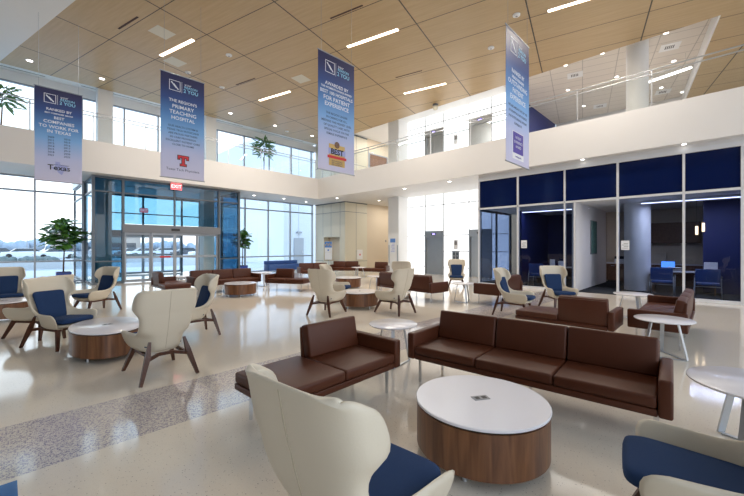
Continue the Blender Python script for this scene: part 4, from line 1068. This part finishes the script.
def car(colour):
    def mkr():
        e = empty('parked_car'); b = B()
        sec = [(-2.25, .35, .72), (-2.1, .3, .88), (-1.0, .25, .95), (1.2, .25, .98), (2.1, .3, .92), (2.28, .4, .7)]
        V = []
        for x, z0, z1 in sec: V.append([b.verts.new((x, y, z)) for y, z in ((-.88, z0), (.88, z0), (.88, z1-.1), (.8, z1), (-.8, z1), (-.88, z1-.1))])
        for p, q in zip(V, V[1:]):
            for i in range(6): b.faces.new((p[i], p[(i+1) % 6], q[(i+1) % 6], q[i]))
        b.faces.new(V[0][::-1]); b.faces.new(V[-1]); mk('body', b, colour, e)
        b = B(); lo = [(-1.3, -.78), (1.9, -.78), (1.9, .78), (-1.3, .78)]; hi = [(-.6, -.62), (1.3, -.62), (1.3, .62), (-.6, .62)]
        A = [b.verts.new((x, y, .93)) for x, y in lo]; T = [b.verts.new((x, y, 1.42)) for x, y in hi]
        for i in range(4): b.faces.new((A[i], A[(i+1) % 4], T[(i+1) % 4], T[i]))
        b.faces.new(A[::-1]); b.faces.new(T); mk('windows', b, 'car_glass', e)
        b = B(); rbox(b, -.62, 1.32, -.63, .63, 1.40, 1.46, .02, 1); mk('roof', b, colour, e)
        for x in (-1.4, 1.4):
            for y in (-.82, .82): b = B(); cyl(b, (x, y-.1, .33), (x, y+.1, .33), .33, seg=20); mk('wheel', b, 'tyre', e)
        return e
    return mkr
CG = 'cars parked outside'
for k, (px_, dist, a, c_, lab) in enumerate(((22, 52, 3, 'car_white', 'white car outside the left window, the clearest'), (-6, 56, 5, 'car_dark', 'dark car outside at the left edge'), (56, 49, 5, 'car_white', 'white car outside, partly behind the fig tree'), (131, 62, 5, 'car_dark', 'dark car seen through the leftmost sliding door'),
                                             (143, 60, 8, 'car_white', 'white car seen through the leftmost sliding door'), (163, 70, 5, 'car_white', 'white car seen through the second sliding door'), (185, 66, 0, 'car_dark', 'dark car seen through the third sliding door'), (205, 56, 0, 'car_white', 'white car seen through the third sliding door'), (112, 64, 0, 'car_white', 'white car seen through the left vestibule glass'), (84, 66, 0, 'car_dark', 'dark car outside beside the vestibule'))):
    r = (px_-372)/f_; x = (math.cos(yw_)+math.sin(yw_)*r)*dist; y = (math.sin(yw_)-math.cos(yw_)*r)*dist
    inst('car'+c_, car(c_), (x, y, -.05), R(a), lab, 'car', CG)
b = B(); rnd = random.Random(5)
for i in range(150):
    x = -150+i*2.3+rnd.uniform(-1, 1); r = rnd.uniform(1.6, 2.8); bmesh.ops.create_icosphere(b, subdivisions=2, radius=r, matrix=Matrix.Translation((x, 170+rnd.uniform(-6, 6), rnd.uniform(.5, 2.4))))
tag(mk('distant_trees', b, 'treeline_hazed', smooth=True), 'hazy line of trees on the horizon beyond the parked cars', 'trees', kind='stuff')
def building(name, x0, x1, y0, y1, h, m, label, wins, roof=True, group=None):
    e = empty(name, ((x0+x1)/2, (y0+y1)/2, -.05)); w, d = (x1-x0)/2, (y1-y0)/2
    b = B(); box(b, -w, w, -d, d, 0, h); mk('walls', b, m, e)
    if roof: b = B(); box(b, -w-.2, w+.2, -d-.2, d+.2, h, h+.35); mk('roof', b, 'roof_dark', e)
    for (a, c, z0, z1) in wins: b = B(); box(b, a-(x0+x1)/2, c-(x0+x1)/2, -d-.05, -d+.05, z0, z1); mk('window', b, 'car_glass', e)
    tag(e, label, 'building', group); return e
w_ = building('building', 18.1, 34, 29, 45, 13, 'build_white', 'tall pale wing of the building outside the far right windows', [(22.5, 26, 4.5, 6.5), (22.5, 26, 8.5, 10.5)], False)
b = B(); box(b, -6.85, -5.75, -8.06, -7.98, .05, 2.5); d_ = mk('door', b, 'alu', w_); b = B(); box(b, -5.95, -5.9, -8.14, -8.06, 1.05, 1.3); mk('handle', b, 'chrome', d_)
b = B(); box(b, -6.55, -6.05, -8.2, -8.0, 2.95, 3.12); mk('lamp', b, 'alu', w_)
b = B(); [box(b, -7.9+i*1.6, -7.88+i*1.6, -8.012, -8.0, 0, 13) for i in range(1, 10)]; mk('panel_joints', b, 'alu', w_)
building('building', 30.5, 41, 62, 74, 6.2, 'build_brick', 'brown two-storey building far outside the right windows', [(31.5+i*2.4, 32.8+i*2.4, z, z+1.5) for i in range(4) for z in (.9, 3.8)])
building('building', 8, 24, 105, 120, 5.0, 'build_brick', 'low distant building seen through the entrance doors', [(9+i*3, 11+i*3, 1, 2.6) for i in range(5)])
# canopy beam outside entrance
def lamp_post(x, y, lab):
    e = empty('lamp_post', (x, y, -.05)); b = B(); cyl(b, (0, 0, 0), (0, 0, 7.5), .09, .06, 10); mk('pole', b, 'alu', e)
    b = B(); box(b, -.15, .9, -.15, .15, 7.5, 7.62); mk('lamp_head', b, 'alu', e); b = B(); cyl(b, (0, 0, 0), (0, 0, .6), .28, seg=16); mk('base', b, 'concrete', e); tag(e, lab, 'lamp post', 'lamp posts outside')
r = (27-372)/f_; lamp_post((math.cos(yw_)+math.sin(yw_)*r)*75, (math.sin(yw_)-math.cos(yw_)*r)*75, 'tall thin lamp post outside the left window')

# ------------------------------------------------------------------ lights
def area(name, loc, rotn, sx, sy, e_, col=(1, 1, 1)):
    l = bpy.data.lights.new(name, 'AREA'); l.shape = 'RECTANGLE'; l.size = sx; l.size_y = sy; l.energy = e_; l.color = col
    o = bpy.data.objects.new(name, l); COL.objects.link(o); o.location = loc; o.rotation_euler = rotn; return o
area('lamp_office', (15.5, .5, 3.05), (0, 0, 0), .1, 2.2, 32, (.85, .85, 1))
area('lamp_office', (15.9, 4.88, 3.05), (0, 0, 0), .1, 2.5, 11, (.85, .85, 1))
area('lamp_hall', (19.4, 15.8, ZS-.05), (0, 0, 0), 2, 2, 40, (1, .95, .88))
area('fill_hall_upper', (18.6, 15.8, 9.2), (0, 0, 0), 2, 2, 60, (1, .92, .82))  # added fill brightening the upper corridor, no fixture modelled there
area('lamp_tiles', (19.5, 4.0, 9.2), (0, 0, 0), 5, 4, 90, (1, .92, .84))
area('lamp_soffit', (15.5, 10.5, ZS-.05), (0, 0, 0), 2.5, 5, 14, (1, .94, .86))
W = bpy.data.worlds.new('World'); SC.world = W; W.use_nodes = True
N = W.node_tree.nodes; L = W.node_tree.links; bg = N['Background']
tc = N.new('ShaderNodeTexCoord'); sx = N.new('ShaderNodeSeparateXYZ'); L.new(tc.outputs['Generated'], sx.inputs[0])
r = N.new('ShaderNodeValToRGB'); e_ = r.color_ramp.elements
e_[0].position = 0; e_[0].color = (.55, .60, .68, 1); e_[1].position = 1; e_[1].color = (.45, .68, 1.0, 1)
for p, c in ((.02, (.95, .95, .97)), (.25, (.86, .93, 1.0)), (.5, (.62, .80, 1.0))):
    k = e_.new(p); k.color = (*c, 1)
L.new(sx.outputs[2], r.inputs['Fac'])
L.new(r.outputs['Color'], bg.inputs['Color']); bg.inputs['Strength'].default_value = 1.35

# ------------------------------------------------------------------ camera
cam = bpy.data.cameras.new('Camera'); co = bpy.data.objects.new('Camera', cam); COL.objects.link(co)
cam.sensor_width = 36; cam.lens = 356/744*36; cam.shift_y = -(248-246.8)/744
co.location = (0, 0, 1.6); co.rotation_euler = (PI/2, 0, yw_-PI/2); cam.clip_end = 500
SC.camera = co
SC.view_settings.view_transform = 'Standard'; SC.view_settings.look = 'None'; SC.view_settings.gamma = 1; SC.view_settings.use_curve_mapping = False
SC.view_settings.exposure = 1.0
